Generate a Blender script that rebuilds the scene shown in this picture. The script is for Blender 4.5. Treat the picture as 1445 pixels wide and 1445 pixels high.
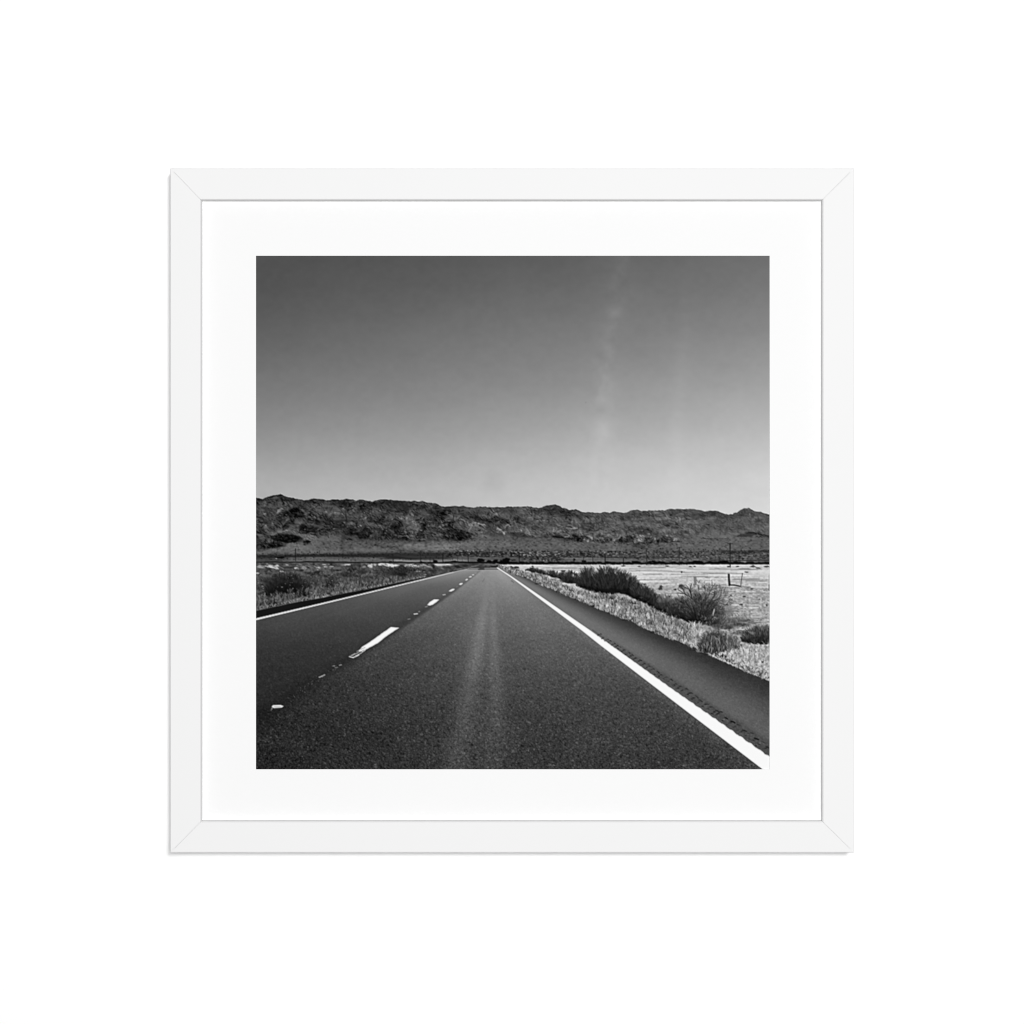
import bpy, bmesh, math
import numpy as np
from mathutils import Vector

# ---------------------------------------------------------------- camera, lamps, exposure
S = 0.00042                 # metres per sheet unit: the frame is about 41 cm square
CX, CY = 722.5, 722.5       # sheet unit in the middle of the view
HZ = 1.5                    # height of that point on the wall
DIST = 1.45                 # camera to the front of the frame
DEPTH = 0.018               # frame stands this far off the wall
sc = bpy.context.scene
for o in list(bpy.data.objects):
    bpy.data.objects.remove(o)

cam_d = bpy.data.cameras.new('camera')
cam = bpy.data.objects.new('camera', cam_d)
sc.collection.objects.link(cam)
cam.location = (0, -(DEPTH + DIST), HZ)
cam.rotation_euler = (math.radians(90), 0, 0)
cam_d.sensor_width = 36
cam_d.lens = 36 * DIST / (1445 * S)
cam_d.clip_start, cam_d.clip_end = 0.01, 60
sc.camera = cam

world = bpy.data.worlds.new('World')
sc.world = world
world.use_nodes = True
bg = world.node_tree.nodes['Background']
bg.inputs[0].default_value = (1, 1, 1, 1)
bg.inputs[1].default_value = 0.10


def lamp(name, loc, target, w, h, power):
    d = bpy.data.lights.new(name, 'AREA')
    d.shape, d.size, d.size_y, d.energy = 'RECTANGLE', w, h, power
    o = bpy.data.objects.new(name, d)
    sc.collection.objects.link(o)
    o.location = loc
    o.rotation_euler = (Vector(target) - Vector(loc)).to_track_quat('-Z', 'Y').to_euler()
    return o


# the key softbox stands up and to the right of the camera, a wide soft one behind it
lamp('key_softbox', (0.80, -4.15, HZ + 0.84), (0, 0, HZ), 0.66, 0.66, 90)
lamp('fill_softbox', (0.10, -4.0, HZ + 0.12), (0, 0, HZ), 1.3, 1.3, 102)

sc.render.engine = 'CYCLES'
sc.render.resolution_x = sc.render.resolution_y = 1024
sc.view_settings.view_transform = 'Standard'
sc.view_settings.look = 'None'
sc.view_settings.exposure = 0
sc.view_settings.gamma = 1
sc.view_settings.use_curve_mapping = False
sc.cycles.use_denoising = True
sc.cycles.filter_width = 1.1
sc.cycles.caustics_reflective = False


# ---------------------------------------------------------------- helpers
def srgb2lin(v):
    v = np.asarray(v, np.float64)
    return np.where(v <= 0.04045, v / 12.92, ((v + 0.055) / 1.055) ** 2.4)


def principled(name, col, rough=0.6, spec=0.3, mottle=0.0, scale=400.0, bump=0.0):
    m = bpy.data.materials.new(name)
    m.use_nodes = True
    nt = m.node_tree
    b = nt.nodes['Principled BSDF']
    b.inputs['Base Color'].default_value = (col, col, col, 1)
    b.inputs['Roughness'].default_value = rough
    b.inputs['Specular IOR Level'].default_value = spec
    tc = nt.nodes.new('ShaderNodeTexCoord')
    nz = nt.nodes.new('ShaderNodeTexNoise')
    nz.inputs['Scale'].default_value = scale
    nz.inputs['Detail'].default_value = 4
    nt.links.new(tc.outputs['Object'], nz.inputs['Vector'])
    if mottle:
        r = nt.nodes.new('ShaderNodeMapRange')
        r.inputs['To Min'].default_value = col * (1 - mottle)
        r.inputs['To Max'].default_value = col * (1 + mottle)
        nt.links.new(nz.outputs['Fac'], r.inputs['Value'])
        nt.links.new(r.outputs['Result'], b.inputs['Base Color'])
    if bump:
        bp = nt.nodes.new('ShaderNodeBump')
        bp.inputs['Strength'].default_value = bump
        bp.inputs['Distance'].default_value = 0.0002
        nt.links.new(nz.outputs['Fac'], bp.inputs['Height'])
        nt.links.new(bp.outputs['Normal'], b.inputs['Normal'])
    return m


def mesh_obj(name, verts, faces, mat, parent=None, smooth=False):
    me = bpy.data.meshes.new(name)
    me.from_pydata(verts, [], faces)
    me.validate()
    bm = bmesh.new()
    bm.from_mesh(me)
    bmesh.ops.recalc_face_normals(bm, faces=bm.faces)
    bm.to_mesh(me)
    bm.free()
    me.materials.append(mat)
    for p in me.polygons:
        p.use_smooth = smooth
    o = bpy.data.objects.new(name, me)
    sc.collection.objects.link(o)
    if parent is not None:
        o.parent = parent
    return o


def units(u, v, depth):
    """sheet units on the front plane -> metres, kept at the same place in the frame"""
    return ((u - CX) * S, -depth, (CY - v) * S)


# ---------------------------------------------------------------- the wall
MAT_WALL = principled('matt_white_wall_paint', 0.887, 0.95, 0.0, 0.004, 900, 0.04)
mesh_wall = mesh_obj('wall', [(-3, 0, -HZ), (3, 0, -HZ), (3, 0, 2.0), (-3, 0, 2.0), (-3, .12, -HZ), (3, .12, -HZ), (3, .12, 2.0), (-3, .12, 2.0)],
                     [(0, 1, 2, 3), (7, 6, 5, 4), (4, 5, 1, 0), (5, 6, 2, 1), (6, 7, 3, 2), (7, 4, 0, 3)], MAT_WALL)
mesh_wall.location = (0, 0, HZ)
mesh_wall['kind'] = 'structure'

# ---------------------------------------------------------------- the framed picture
frame = bpy.data.objects.new('framed_print', None)
sc.collection.objects.link(frame)
frame.location = (0, 0, HZ)
frame['label'] = 'square white framed black and white print of an empty desert road on white wall'
frame['category'] = 'picture frame'

MAT_FRAME = principled('satin_white_lacquer', 0.757, 0.55, 0.10, 0.003, 120, 0.02)
MAT_MAT = principled('white_mat_board', 0.803, 0.9, 0.0, 0.002, 1500, 0.05)
MAT_BACK = principled('grey_backing_card', 0.55, 0.9, 0.1, 0.05, 300)

# outer and inner edges of the moulding, in sheet units
OL, OT, OR, OB = 240.0, 237.2, 1205.6, 1203.4
IL, IT, IR, IB = 283.4, 281.8, 1160.8, 1159.4
RECESS = 0.0038             # from the front of the moulding down to the mat
LIFT = 0.0002               # the inner edge stands a touch prouder than the outer one


def arc(cx, cy, r, a0, a1, n):
    return [(cx + r * math.cos(math.radians(a0 + (a1 - a0) * i / n)), cy + r * math.sin(math.radians(a0 + (a1 - a0) * i / n))) for i in range(n + 1)]


# moulding profile: t runs 0 (outer edge) .. 1 (inner edge) by way of metres; h is height off the wall
WID = 43.4 * S
ro, ri = 0.0007, 0.0004
prof = [(0.0, 0.0005)] + arc(ro, DEPTH - LIFT - ro, ro, 180, 93, 6) + arc(WID - 0.0006, DEPTH - 0.0003, 0.0003, 92, 52, 3) + arc(WID - 0.0001, DEPTH - 0.0010, 0.0003, 50, 8, 3) + \
       [(WID + 0.0006, DEPTH - RECESS - 0.0012), (WID - 0.006, DEPTH - RECESS - 0.0012), (WID - 0.006, 0.0005)]
GAP = 0.000045              # half the hairline at each mitre


def rail(side):
    """one mitred length of moulding"""
    xo0, xo1, yo0, yo1 = (OL - CX) * S, (OR - CX) * S, (CY - OB) * S, (CY - OT) * S
    xi0, xi1, yi0, yi1 = (IL - CX) * S, (IR - CX) * S, (CY - IB) * S, (CY - IT) * S
    corner = {'top': ((xo0, yo1, xi0, yi1), (xo1, yo1, xi1, yi1)), 'bottom': ((xo0, yo0, xi0, yi0), (xo1, yo0, xi1, yi0)),
              'left': ((xo0, yo0, xi0, yi0), (xo0, yo1, xi0, yi1)), 'right': ((xo1, yo0, xi1, yi0), (xo1, yo1, xi1, yi1))}[side]
    along = (1, 0) if side in ('top', 'bottom') else (0, 1)
    rings = []
    for k, (ox, oy, ix, iy) in enumerate(corner):
        sgn = 1 if k == 0 else -1
        ring = []
        for t, h in prof:
            f = t / WID
            ease = GAP
            ring.append((ox + (ix - ox) * f + along[0] * sgn * ease * 1.414, -h, oy + (iy - oy) * f + along[1] * sgn * ease * 1.414))
        rings.append(ring)
    n = len(prof)
    verts = rings[0] + rings[1]
    faces = [(i, (i + 1) % n, n + (i + 1) % n, n + i) for i in range(n)]
    faces += [tuple(range(n)), tuple(range(2 * n - 1, n - 1, -1))]
    o = mesh_obj('frame_rail', verts, faces, MAT_FRAME, frame)
    return o


rails = {sd: rail(sd) for sd in ('top', 'right', 'bottom', 'left')}

# mat board: a thin sheet with a square window, seen at PF of its front-plane size
MD = DEPTH - RECESS         # height of the mat's face off the wall
KM = (DIST + RECESS) / DIST


def plane_at(u, v, h):
    k = (DIST + DEPTH - h) / DIST
    return ((u - CX) * S * k, -h, (CY - v) * S * k)


def flat(u, v, h):
    return ((u - CX) * S, -h, (CY - v) * S)


PL, PT, PR, PB = 361.3, 360.9, 1086.0, 1085.6
# window and print sizes on their own planes
win_pts = [plane_at(PL, PT, MD), plane_at(PR, PT, MD), plane_at(PR, PB, MD), plane_at(PL, PB, MD)]
out_pts = [flat(270, 268.5, MD), flat(1174, 268.5, MD), flat(1174, 1172.5, MD), flat(270, 1172.5, MD)]
TH = 0.0003
vb_ = [(x, y + TH, z) for x, y, z in out_pts + win_pts]
mesh_obj('mat_board', out_pts + win_pts + vb_,
         [(i, (i + 1) % 4, 4 + (i + 1) % 4, 4 + i) for i in range(4)] + [(8 + i, 12 + i, 12 + (i + 1) % 4, 8 + (i + 1) % 4) for i in range(4)] +
         [(i, 8 + i, 8 + (i + 1) % 4, (i + 1) % 4) for i in range(4)] + [(4 + i, 4 + (i + 1) % 4, 12 + (i + 1) % 4, 12 + i) for i in range(4)], MAT_MAT, frame)
back = [flat(268, 266.5, MD - .0016), flat(1176, 266.5, MD - .0016), flat(1176, 1174.5, MD - .0016), flat(268, 1174.5, MD - .0016)]
mesh_obj('backing_board', back + [(x, y + .003, z) for x, y, z in back], [(0, 1, 2, 3), (7, 6, 5, 4)] + [(i, 4 + i, 4 + (i + 1) % 4, (i + 1) % 4) for i in range(4)], MAT_BACK, frame)
# ---------------------------------------------------------------- the printed picture
# The print is one flat sheet.  Its ink is worked out here, point by point, in
# sheet millimetre-like units (u to the right, v downwards, 361..1086 across).
rng = np.random.default_rng(11)
SS = 2                                   # ink samples per sheet unit while drawing
U0, V0, NU = 361.0, 361.0, 725
N = NU * SS
YY, XX = np.mgrid[0:N, 0:N].astype(np.float32)
XX = XX / SS + U0 + 0.5 / SS
YY = YY / SS + V0 + 0.5 / SS


def sstep(a, b, x):
    t = np.clip((x - a) / (b - a), 0, 1)
    return t * t * (3 - 2 * t)


def grid_noise(x, y, sx, sy, seed):
    """smooth value noise, -1..1, cell sx by sy"""
    r = np.random.default_rng(seed)
    fx = (x - U0) / sx + 50.0
    fy = (y - V0) / sy + 50.0
    fx = np.mod(fx, 255.0)
    fy = np.mod(fy, 255.0)
    g = r.uniform(-1, 1, (257, 257)).astype(np.float32)
    ix = fx.astype(np.int32)
    iy = fy.astype(np.int32)
    tx = fx - ix
    ty = fy - iy
    tx = tx * tx * (3 - 2 * tx)
    ty = ty * ty * (3 - 2 * ty)
    a = g[iy, ix] * (1 - tx) + g[iy, ix + 1] * tx
    b = g[iy + 1, ix] * (1 - tx) + g[iy + 1, ix + 1] * tx
    return a * (1 - ty) + b * ty


def fbm(x, y, sx, sy, seed, octs=4, gain=0.55):
    s, amp, tot = 0, 1.0, 0.0
    for k in range(octs):
        s = s + amp * grid_noise(x, y, sx / 2 ** k, sy / 2 ** k, seed + 31 * k)
        tot += amp
        amp *= gain
    return s / tot * 1.6


def ridged(x, y, sx, sy, seed, octs=4):
    s, amp, tot = 0, 1.0, 0.0
    for k in range(octs):
        s = s + amp * (1 - 2.2 * np.abs(grid_noise(x, y, sx / 2 ** k, sy / 2 ** k, seed + 17 * k)))
        tot += amp
        amp *= 0.58
    return s / tot


def win(u0, v0, u1, v1):
    x0 = max(0, int((u0 - U0) * SS))
    x1 = min(N, int((u1 - U0) * SS) + 2)
    y0 = max(0, int((v0 - V0) * SS))
    y1 = min(N, int((v1 - V0) * SS) + 2)
    return slice(y0, max(y1, y0)), slice(x0, max(x1, x0))


def ink(sl, mask, val):
    IMG[sl] = IMG[sl] * (1 - mask) + val * mask


def poly_mask(pts, sl, soft=0.5, rough=0.0, seed=3):
    """signed-distance polygon coverage inside the window"""
    x, y = XX[sl], YY[sl]
    p = np.array(pts, np.float32)
    inside = np.zeros(x.shape, bool)
    d2 = np.full(x.shape, 1e9, np.float32)
    n = len(p)
    for i in range(n):
        ax, ay = p[i]
        bx, by = p[(i + 1) % n]
        c = ((ay > y) != (by > y))
        den = by - ay if abs(by - ay) > 1e-9 else 1e-9
        inside ^= c & (x < (bx - ax) * (y - ay) / den + ax)
        ex, ey = bx - ax, by - ay
        t = np.clip(((x - ax) * ex + (y - ay) * ey) / (ex * ex + ey * ey + 1e-9), 0, 1)
        d2 = np.minimum(d2, (x - ax - t * ex) ** 2 + (y - ay - t * ey) ** 2)
    d = np.sqrt(d2) * np.where(inside, 1, -1)
    if rough:
        d = d + rough * fbm(x, y, 5, 4, seed, 3)
    return sstep(-soft, soft, d)


def poly(pts, val, soft=0.5, a=1.0, rough=0.0, seed=3, tex=0.0):
    p = np.array(pts)
    m = soft + rough * 1.5 + 1
    sl = win(p[:, 0].min() - m, p[:, 1].min() - m, p[:, 0].max() + m, p[:, 1].max() + m)
    if IMG[sl].size == 0:
        return
    k = poly_mask(pts, sl, soft, rough, seed) * a
    v = val
    if tex:
        v = val + tex * fbm(XX[sl], YY[sl], 4, 3, seed + 5, 3)
    ink(sl, k, v)


def line(pts, val, w=1.0, a=1.0, soft=0.45):
    for (ax, ay), (bx, by) in zip(pts[:-1], pts[1:]):
        m = w / 2 + soft + 0.6
        sl = win(min(ax, bx) - m, min(ay, by) - m, max(ax, bx) + m, max(ay, by) + m)
        x, y = XX[sl], YY[sl]
        if x.size == 0:
            continue
        ex, ey = bx - ax, by - ay
        t = np.clip(((x - ax) * ex + (y - ay) * ey) / (ex * ex + ey * ey + 1e-9), 0, 1)
        d = np.hypot(x - ax - t * ex, y - ay - t * ey)
        ink(sl, a * (1 - sstep(max(w / 2 - soft, 0), w / 2 + soft, d)), val)


def blob(u, v, ru, rv, val, a=1.0, hard=0.4, rough=0.35, seed=None, ang=0.0):
    seed = int(rng.integers(1, 9999)) if seed is None else seed
    r = max(ru, rv) * 1.5 + 1
    sl = win(u - r, v - r, u + r, v + r)
    x, y = XX[sl] - u, YY[sl] - v
    if x.size == 0:
        return
    if ang:
        c, s = math.cos(ang), math.sin(ang)
        x, y = x * c + y * s, -x * s + y * c
    d = np.hypot(x / ru, y / rv)
    if rough:
        d = d + rough * fbm(XX[sl], YY[sl], max(ru, 2) * .6, max(rv, 2) * .6, seed, 3)
    ink(sl, a * (1 - sstep(hard, 1.0, d)), val)


def crop(u0, v0, f=12.04):
    return lambda pts: [(u0 + x / f, v0 + y / f) for x, y in zip(pts[::2], pts[1::2])]


# ---- sky: dark overhead, pale at the skyline, paler to the right
GX = [361, 600, 725, 900, 1086]
GY = [361, 400, 450, 500, 550, 600, 650, 690, 722]
GV = np.array([[80, 87, 93, 101, 110],
               [84, 94, 100, 110, 118],
               [94, 107, 113, 123, 132],
               [107, 119, 126, 136, 147],
               [122, 133, 141, 153, 165],
               [140, 151, 159, 171, 184],
               [162, 172, 180, 193, 202],
               [178, 186, 195, 204, 212],
               [186, 192, 202, 209, 217]], np.float32)
rows = np.stack([np.interp(XX[0], GX, r) for r in GV])
yy = YY[:, 0]
k = np.clip(np.searchsorted(GY, yy) - 1, 0, len(GY) - 2)
t = ((yy - np.array(GY)[k]) / (np.array(GY)[k + 1] - np.array(GY)[k])).clip(0, 1)[:, None]
IMG = (rows[k] * (1 - t) + rows[k + 1] * t).astype(np.float32)
IMG += 1.6 * fbm(XX, YY, 60, 26, 5, 3) + 1.3 * fbm(XX, YY, 9, 7, 8, 2)
# the two upright streaks and the faint round smudge on the picture
cx = np.interp(YY, [361, 420, 480, 500, 560, 650, 722], [878, 870, 861, 859, 852, 848, 846])
wd = np.interp(YY, [361, 420, 520, 650, 722], [12, 11.5, 10.5, 13, 16])
am = np.interp(YY, [361, 400, 470, 505, 560, 640, 700, 722], [4, 6, 8, 10.5, 8, 5, 2, 0])
am = am * (0.85 + 0.8 * fbm(XX, YY, 18, 20, 77, 3))
IMG += .8 * am * np.exp(-((XX - cx) / wd) ** 2) + 0.4 * am * np.exp(-((XX - cx + 3) / (wd * 2.4)) ** 2)
cx2 = np.interp(YY, [361, 480, 600, 722], [974, 966, 956, 950])
am2 = np.interp(YY, [361, 400, 480, 600, 660, 722], [1, 2, 4, 4, 3, 0])
IMG += am2 * (0.8 + .3 * fbm(XX, YY, 20, 16, 99, 2)) * np.exp(-((XX - cx2) / 11) ** 2)
IMG -= 5 * np.exp(-(((XX - 697) / 17) ** 2 + ((YY - 680) / 16) ** 2) ** 2)
blob(826.5, 568, 1.2, 1.0, 118, .6)

# ---- mountains
SKY = [361, 702.6, 365, 702.4, 370, 704.1, 374, 702.5, 378.3, 701.2, 382.4, 699.3, 387.4, 699.6, 391.6, 698.7, 395.7, 696.5, 398.2, 697.5,
       401.5, 700.4, 406.5, 701.5, 413.2, 702, 417.3, 704.3, 422.3, 704.3, 429, 706.2, 434.8, 706, 439.7, 704.1, 443, 704, 451.4, 704.3, 455.5,
       704.8, 460.5, 706.2, 467.1, 705.1, 473.8, 705, 479.6, 705.8, 485, 704.8, 489.1, 704, 496.6, 705, 502.4, 706.2, 507.4, 705, 513.2, 705.6,
       525.7, 707.9, 529.8, 706.2, 536.5, 705, 541.5, 704.3, 551.4, 705.2, 554.8, 706.2, 559.7, 706, 568.9, 707.4, 573.9, 707, 583, 706.8, 599.6,
       707.9, 606.6, 709.8, 614.1, 709.9, 617.4, 711.6, 622.4, 714.8, 629.9, 715.1, 643.2, 714.1, 647.3, 714.5, 653.2, 713.9, 658.1, 715.9, 668.1,
       716.4, 673.9, 715.6, 687.2, 715.3, 698, 716.2, 706.3, 715.6, 712.1, 715.7, 717.1, 714.3, 719.6, 714.9, 728.3, 715.3, 742.4, 714.8, 744.5,
       713.9, 751.6, 716.2, 761.5, 716.7, 766.5, 714.9, 773.2, 713.4, 778.1, 712.1, 784, 712.3, 790.6, 714.5, 793.9, 717, 803.1, 719.2, 808.9,
       719.5, 812.2, 718.7, 815.5, 719.9, 819.7, 722, 826.3, 723.4, 829.6, 722.8, 839.6, 723.6, 847.5, 723.6, 852.5, 722, 859.1, 723.2, 867.4,
       721.6, 880.7, 723.5, 886.5, 722, 890.7, 720.1, 896.5, 719.1, 900.6, 719.5, 905.6, 721.7, 912.3, 720.9, 915.6, 720.1, 927.2, 720.6, 932.2,
       719.5, 938, 720.3, 942.2, 718.4, 948, 717.8, 953, 718.7, 959.6, 717.8, 967, 718.7, 974.5, 718.2, 982.8, 719.2, 990.3, 720.6, 998.6, 721.6,
       1003.5, 720.6, 1008.5, 720.1, 1013.5, 721.7, 1020.2, 723.6, 1027.6, 726.5, 1031.8, 725.5, 1034.3, 725.8, 1035, 724.2, 1039.3, 723.6,
       1043.4, 720.7, 1050, 717, 1052.5, 717, 1054.2, 717.8, 1056.7, 716.7, 1064.2, 720.9, 1070.8, 722.4, 1077.5, 723.6, 1087, 726.4]
sx_, sy_ = SKY[::2], SKY[1::2]
top = np.interp(XX, sx_, sy_) + 0.5 * grid_noise(XX, YY * 0 + 400, 2.4, 9, 6) + 0.55 * grid_noise(XX, YY * 0 + 400, 5.2, 9, 7)
band = win(361, 690, 1087, 812)
SKYPIC = IMG[band].copy()
x, y = XX[band], YY[band]
wx = x + 4.5 * fbm(x, y, 11, 8, 201, 3)
wy = y + 3.5 * fbm(x, y, 11, 8, 202, 3)
rd = ridged(wx, wy, 19, 12, 210, 5)
rd2 = ridged(wx + 40, wy - 30, 11, 8, 260, 4)
rd3 = ridged(wx * .8 + wy * .5, wy * .8 - wx * .5, 6, 5, 290, 3)
hgt = rd * 1.0 + rd2 * .6 + rd3 * .32
relief = np.gradient(hgt, axis=1) * .8 - np.gradient(hgt, axis=0) * .7
relief = relief / relief.std()
gully = -fbm(wx, wy, 17, 10, 293, 3)
gully = (gully - gully.mean()) / gully.std()
tone = np.interp(x, [361, 430, 560, 640, 720, 850, 960, 1086], [66, 60, 62, 69, 80, 86, 90, 93])
rough_amt = np.interp(x, [361, 480, 640, 760, 900, 1000, 1086], [1.0, 1.0, 1.0, 1.0, .86, .72, .66])
val = tone + rough_amt * 7 * fbm(wx, wy, 22, 10, 230, 4)
val -= 16 * np.exp(-np.clip(y - top[band], 0, 99) / 1.6)
mm = sstep(-0.55, 0.55, y - top[band])
ink(band, mm, val)


foot_ = np.interp(x, [361, 400, 440, 480, 540, 600, 660, 700, 760, 800, 840, 900, 960, 1010, 1060, 1087], [776, 772, 763, 757, 762, 762, 762, 758, 758, 764, 766, 769, 764, 757, 756, 758])
on = mm * (1 - sstep(-5, 4, y - foot_ + 2.5 * fbm(x, y, 9, 6, 291, 3)))
clump = fbm(x + 2 * fbm(x, y, 5, 4, 294, 2), y, 4.2, 3.0, 295, 3)
calm = .55 + .55 * sstep(-.5, .6, fbm(x, y, 30, 14, 292, 3))
IMG[band] += on * rough_amt * calm * (9 * np.clip(relief, -2.2, 3.0) - 8.0 * np.clip(gully, -2, 2) + 4 * sstep(1.2, 3, relief) + 15 * clump + 5 * fbm(x, y, 1.9, 1.5, 240, 2) - 22 * sstep(.25, .8, fbm(wx, wy, 7, 4.5, 296, 3)) + 16 * sstep(.42, .9, fbm(wx, wy, 5, 3, 297, 3)))
IMG[band] = SKYPIC * (1 - mm) + np.clip(IMG[band], 14, 165) * mm

def rline(q, v_, w_, a_):
    """a broken, crooked run of rock"""
    for (ax, ay), (bx, by) in zip(q[:-1], q[1:]):
        n_ = max(2, int(math.hypot(bx - ax, by - ay) / 1.3))
        px, py = ax, ay
        for j in range(1, n_ + 1):
            t_ = j / n_
            nx = ax + (bx - ax) * t_ + rng.normal(0, .45)
            ny = ay + (by - ay) * t_ + rng.normal(0, .45)
            line([(px, py), (nx, ny)], v_ + rng.normal(0, 9), w_ * rng.uniform(.5, 1.15), a_ * rng.uniform(.25, .95), .6)
            px, py = nx, ny


LOWTONE = IMG.copy()
LOWTONE[band] = np.where(mm > .5, tone, LOWTONE[band])


def feats(cf, items):
    """tone, width (or 'p' polygon / 'g' soft patch), alpha, points"""
    for it in items:
        v_, w_, a_, pts = it
        q = cf(pts)
        if w_ in ('p', 'g'):
            # the patch takes its own tone but keeps the rock relief that is already there
            pa = np.array(q)
            sl = win(pa[:, 0].min() - 8, pa[:, 1].min() - 8, pa[:, 0].max() + 8, pa[:, 1].max() + 8)
            sd = int(abs(q[0][0] * 7)) % 97 + 3
            mk = poly_mask(q, sl, 1.2 if w_ == 'p' else 3.2, 1.6, sd) * a_
            keep = 1.0 if w_ == 'p' else .55
            IMG[sl] = IMG[sl] + mk * (v_ - LOWTONE[sl]) - mk * (1 - keep) * (IMG[sl] - LOWTONE[sl])
            LOWTONE[sl] = LOWTONE[sl] * (1 - mk) + v_ * mk
        else:
            rline(q, v_, w_, a_)


C1 = crop(360, 690)
feats(C1, [
    # slopes and shaded hills at the left
    (78, 'g', .75, [20, 240, 200, 200, 420, 230, 560, 330, 420, 400, 250, 360, 20, 380]),
    (74, 'g', .7, [560, 210, 800, 190, 900, 250, 700, 330, 580, 320]),
    (80, 'g', .75, [960, 250, 1260, 240, 1440, 300, 1440, 520, 1320, 520, 1180, 440, 1000, 340]),
    (50, 'p', .85, [500, 400, 620, 330, 760, 290, 900, 330, 1010, 400, 1180, 430, 1330, 520, 1440, 560, 1440, 720, 1100, 740, 900, 640, 700, 600, 560, 560, 420, 640, 300, 600, 360, 480]),
    (34, 'p', .85, [600, 350, 700, 320, 820, 400, 850, 470, 760, 500, 640, 480, 500, 450]),
    (18, 'p', .9, [650, 430, 720, 430, 745, 480, 690, 510, 650, 480]),
    (38, 'p', .7, [820, 340, 980, 380, 1040, 480, 1100, 560, 960, 560, 850, 480]),
    (84, 'g', .7, [670, 540, 800, 510, 840, 560, 760, 610, 680, 590]),
    (30, 'p', .75, [720, 640, 860, 600, 1000, 650, 1130, 680, 1020, 740, 860, 740, 760, 700]),
    (34, 'p', .75, [430, 640, 560, 540, 600, 640, 560, 690, 480, 680]),
    (52, 'p', .75, [20, 470, 120, 480, 240, 560, 300, 640, 240, 760, 20, 760]),
    (94, 'g', .8, [60, 600, 140, 590, 200, 650, 240, 750, 330, 770, 420, 700, 560, 690, 700, 760, 850, 760, 1060, 800, 1060, 880, 960, 900, 800, 850, 700, 780, 560, 740, 400, 760, 300, 790, 200, 740, 130, 640]),
    (58, 'p', .8, [270, 670, 340, 660, 370, 710, 320, 740, 270, 710]),
    (38, 'p', .9, [250, 800, 420, 755, 560, 770, 700, 790, 800, 850, 700, 890, 560, 915, 380, 905, 260, 860]),
    (56, 'p', .8, [20, 790, 250, 800, 270, 890, 180, 910, 20, 1030]),
    (36, 'p', .9, [190, 1000, 240, 930, 360, 915, 480, 960, 540, 980, 380, 1005, 200, 1015]),
    (44, 'p', .7, [20, 900, 180, 890, 210, 960, 150, 1030, 20, 1040]),
    (98, 'g', .95, [20, 1060, 200, 1030, 420, 1000, 560, 950, 760, 910, 850, 930, 960, 900, 1060, 820, 1160, 800, 1440, 820, 1440, 1100, 20, 1110]),
    (86, 'g', .7, [1060, 820, 1440, 780, 1440, 1020, 1160, 1010, 1040, 900]),
    (30, 'p', .9, [830, 900, 890, 880, 940, 900, 890, 912]),
    (22, 1.1, .85, [790, 750, 880, 752, 960, 770, 1060, 790]),
    (112, 1.5, .7, [345, 440, 390, 380, 450, 330]), (108, 3.6, .6, [370, 420, 430, 350]),
    (26, 1.2, .8, [350, 460, 420, 420, 500, 400]), (30, 1.4, .8, [500, 450, 540, 400, 600, 380]),
    (88, 1.0, .6, [440, 640, 500, 570, 560, 530]), (92, .9, .6, [900, 590, 1000, 620, 1100, 640]),
    (100, 1.0, .6, [1000, 300, 1060, 310, 1100, 300]), (112, 1.0, .7, [1150, 430, 1190, 450]),
    (122, 1.1, .7, [1340, 400, 1420, 420]), (96, 1.2, .6, [1280, 540, 1310, 600]),
    (24, 1.5, .8, [1080, 720, 1160, 690, 1260, 690, 1330, 660, 1440, 650]), (90, .9, .7, [1100, 740, 1160, 700, 1200, 680]),
    (26, 1.2, .8, [60, 550, 140, 580, 230, 590]), (22, 1.6, .8, [70, 650, 150, 630]),
    (26, 2.4, .75, [210, 150, 290, 125, 400, 110, 460, 100]), (32, 2.2, .7, [480, 190, 600, 190, 660, 200]),
    (26, 2.0, .8, [900, 235, 960, 190, 1020, 240]), (34, 1.6, .7, [960, 180, 1100, 180, 1160, 190]),
    (104, .9, .6, [560, 230, 620, 290]), (98, 1.0, .5, [1260, 235, 1380, 230]), (108, 1.2, .6, [180, 910, 260, 900]),
    (118, 1.5, .7, [490, 700, 560, 710]), (120, 1.2, .6, [880, 800, 960, 800, 1070, 820]), (124, 1.5, .6, [800, 850, 870, 830, 950, 880]),
    (110, 1.2, .5, [540, 940, 700, 920]), (60, .8, .7, [640, 985, 740, 985]), (110, 1.1, .6, [260, 1040, 360, 1030]),
])
C2 = crop(480, 690)
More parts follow.
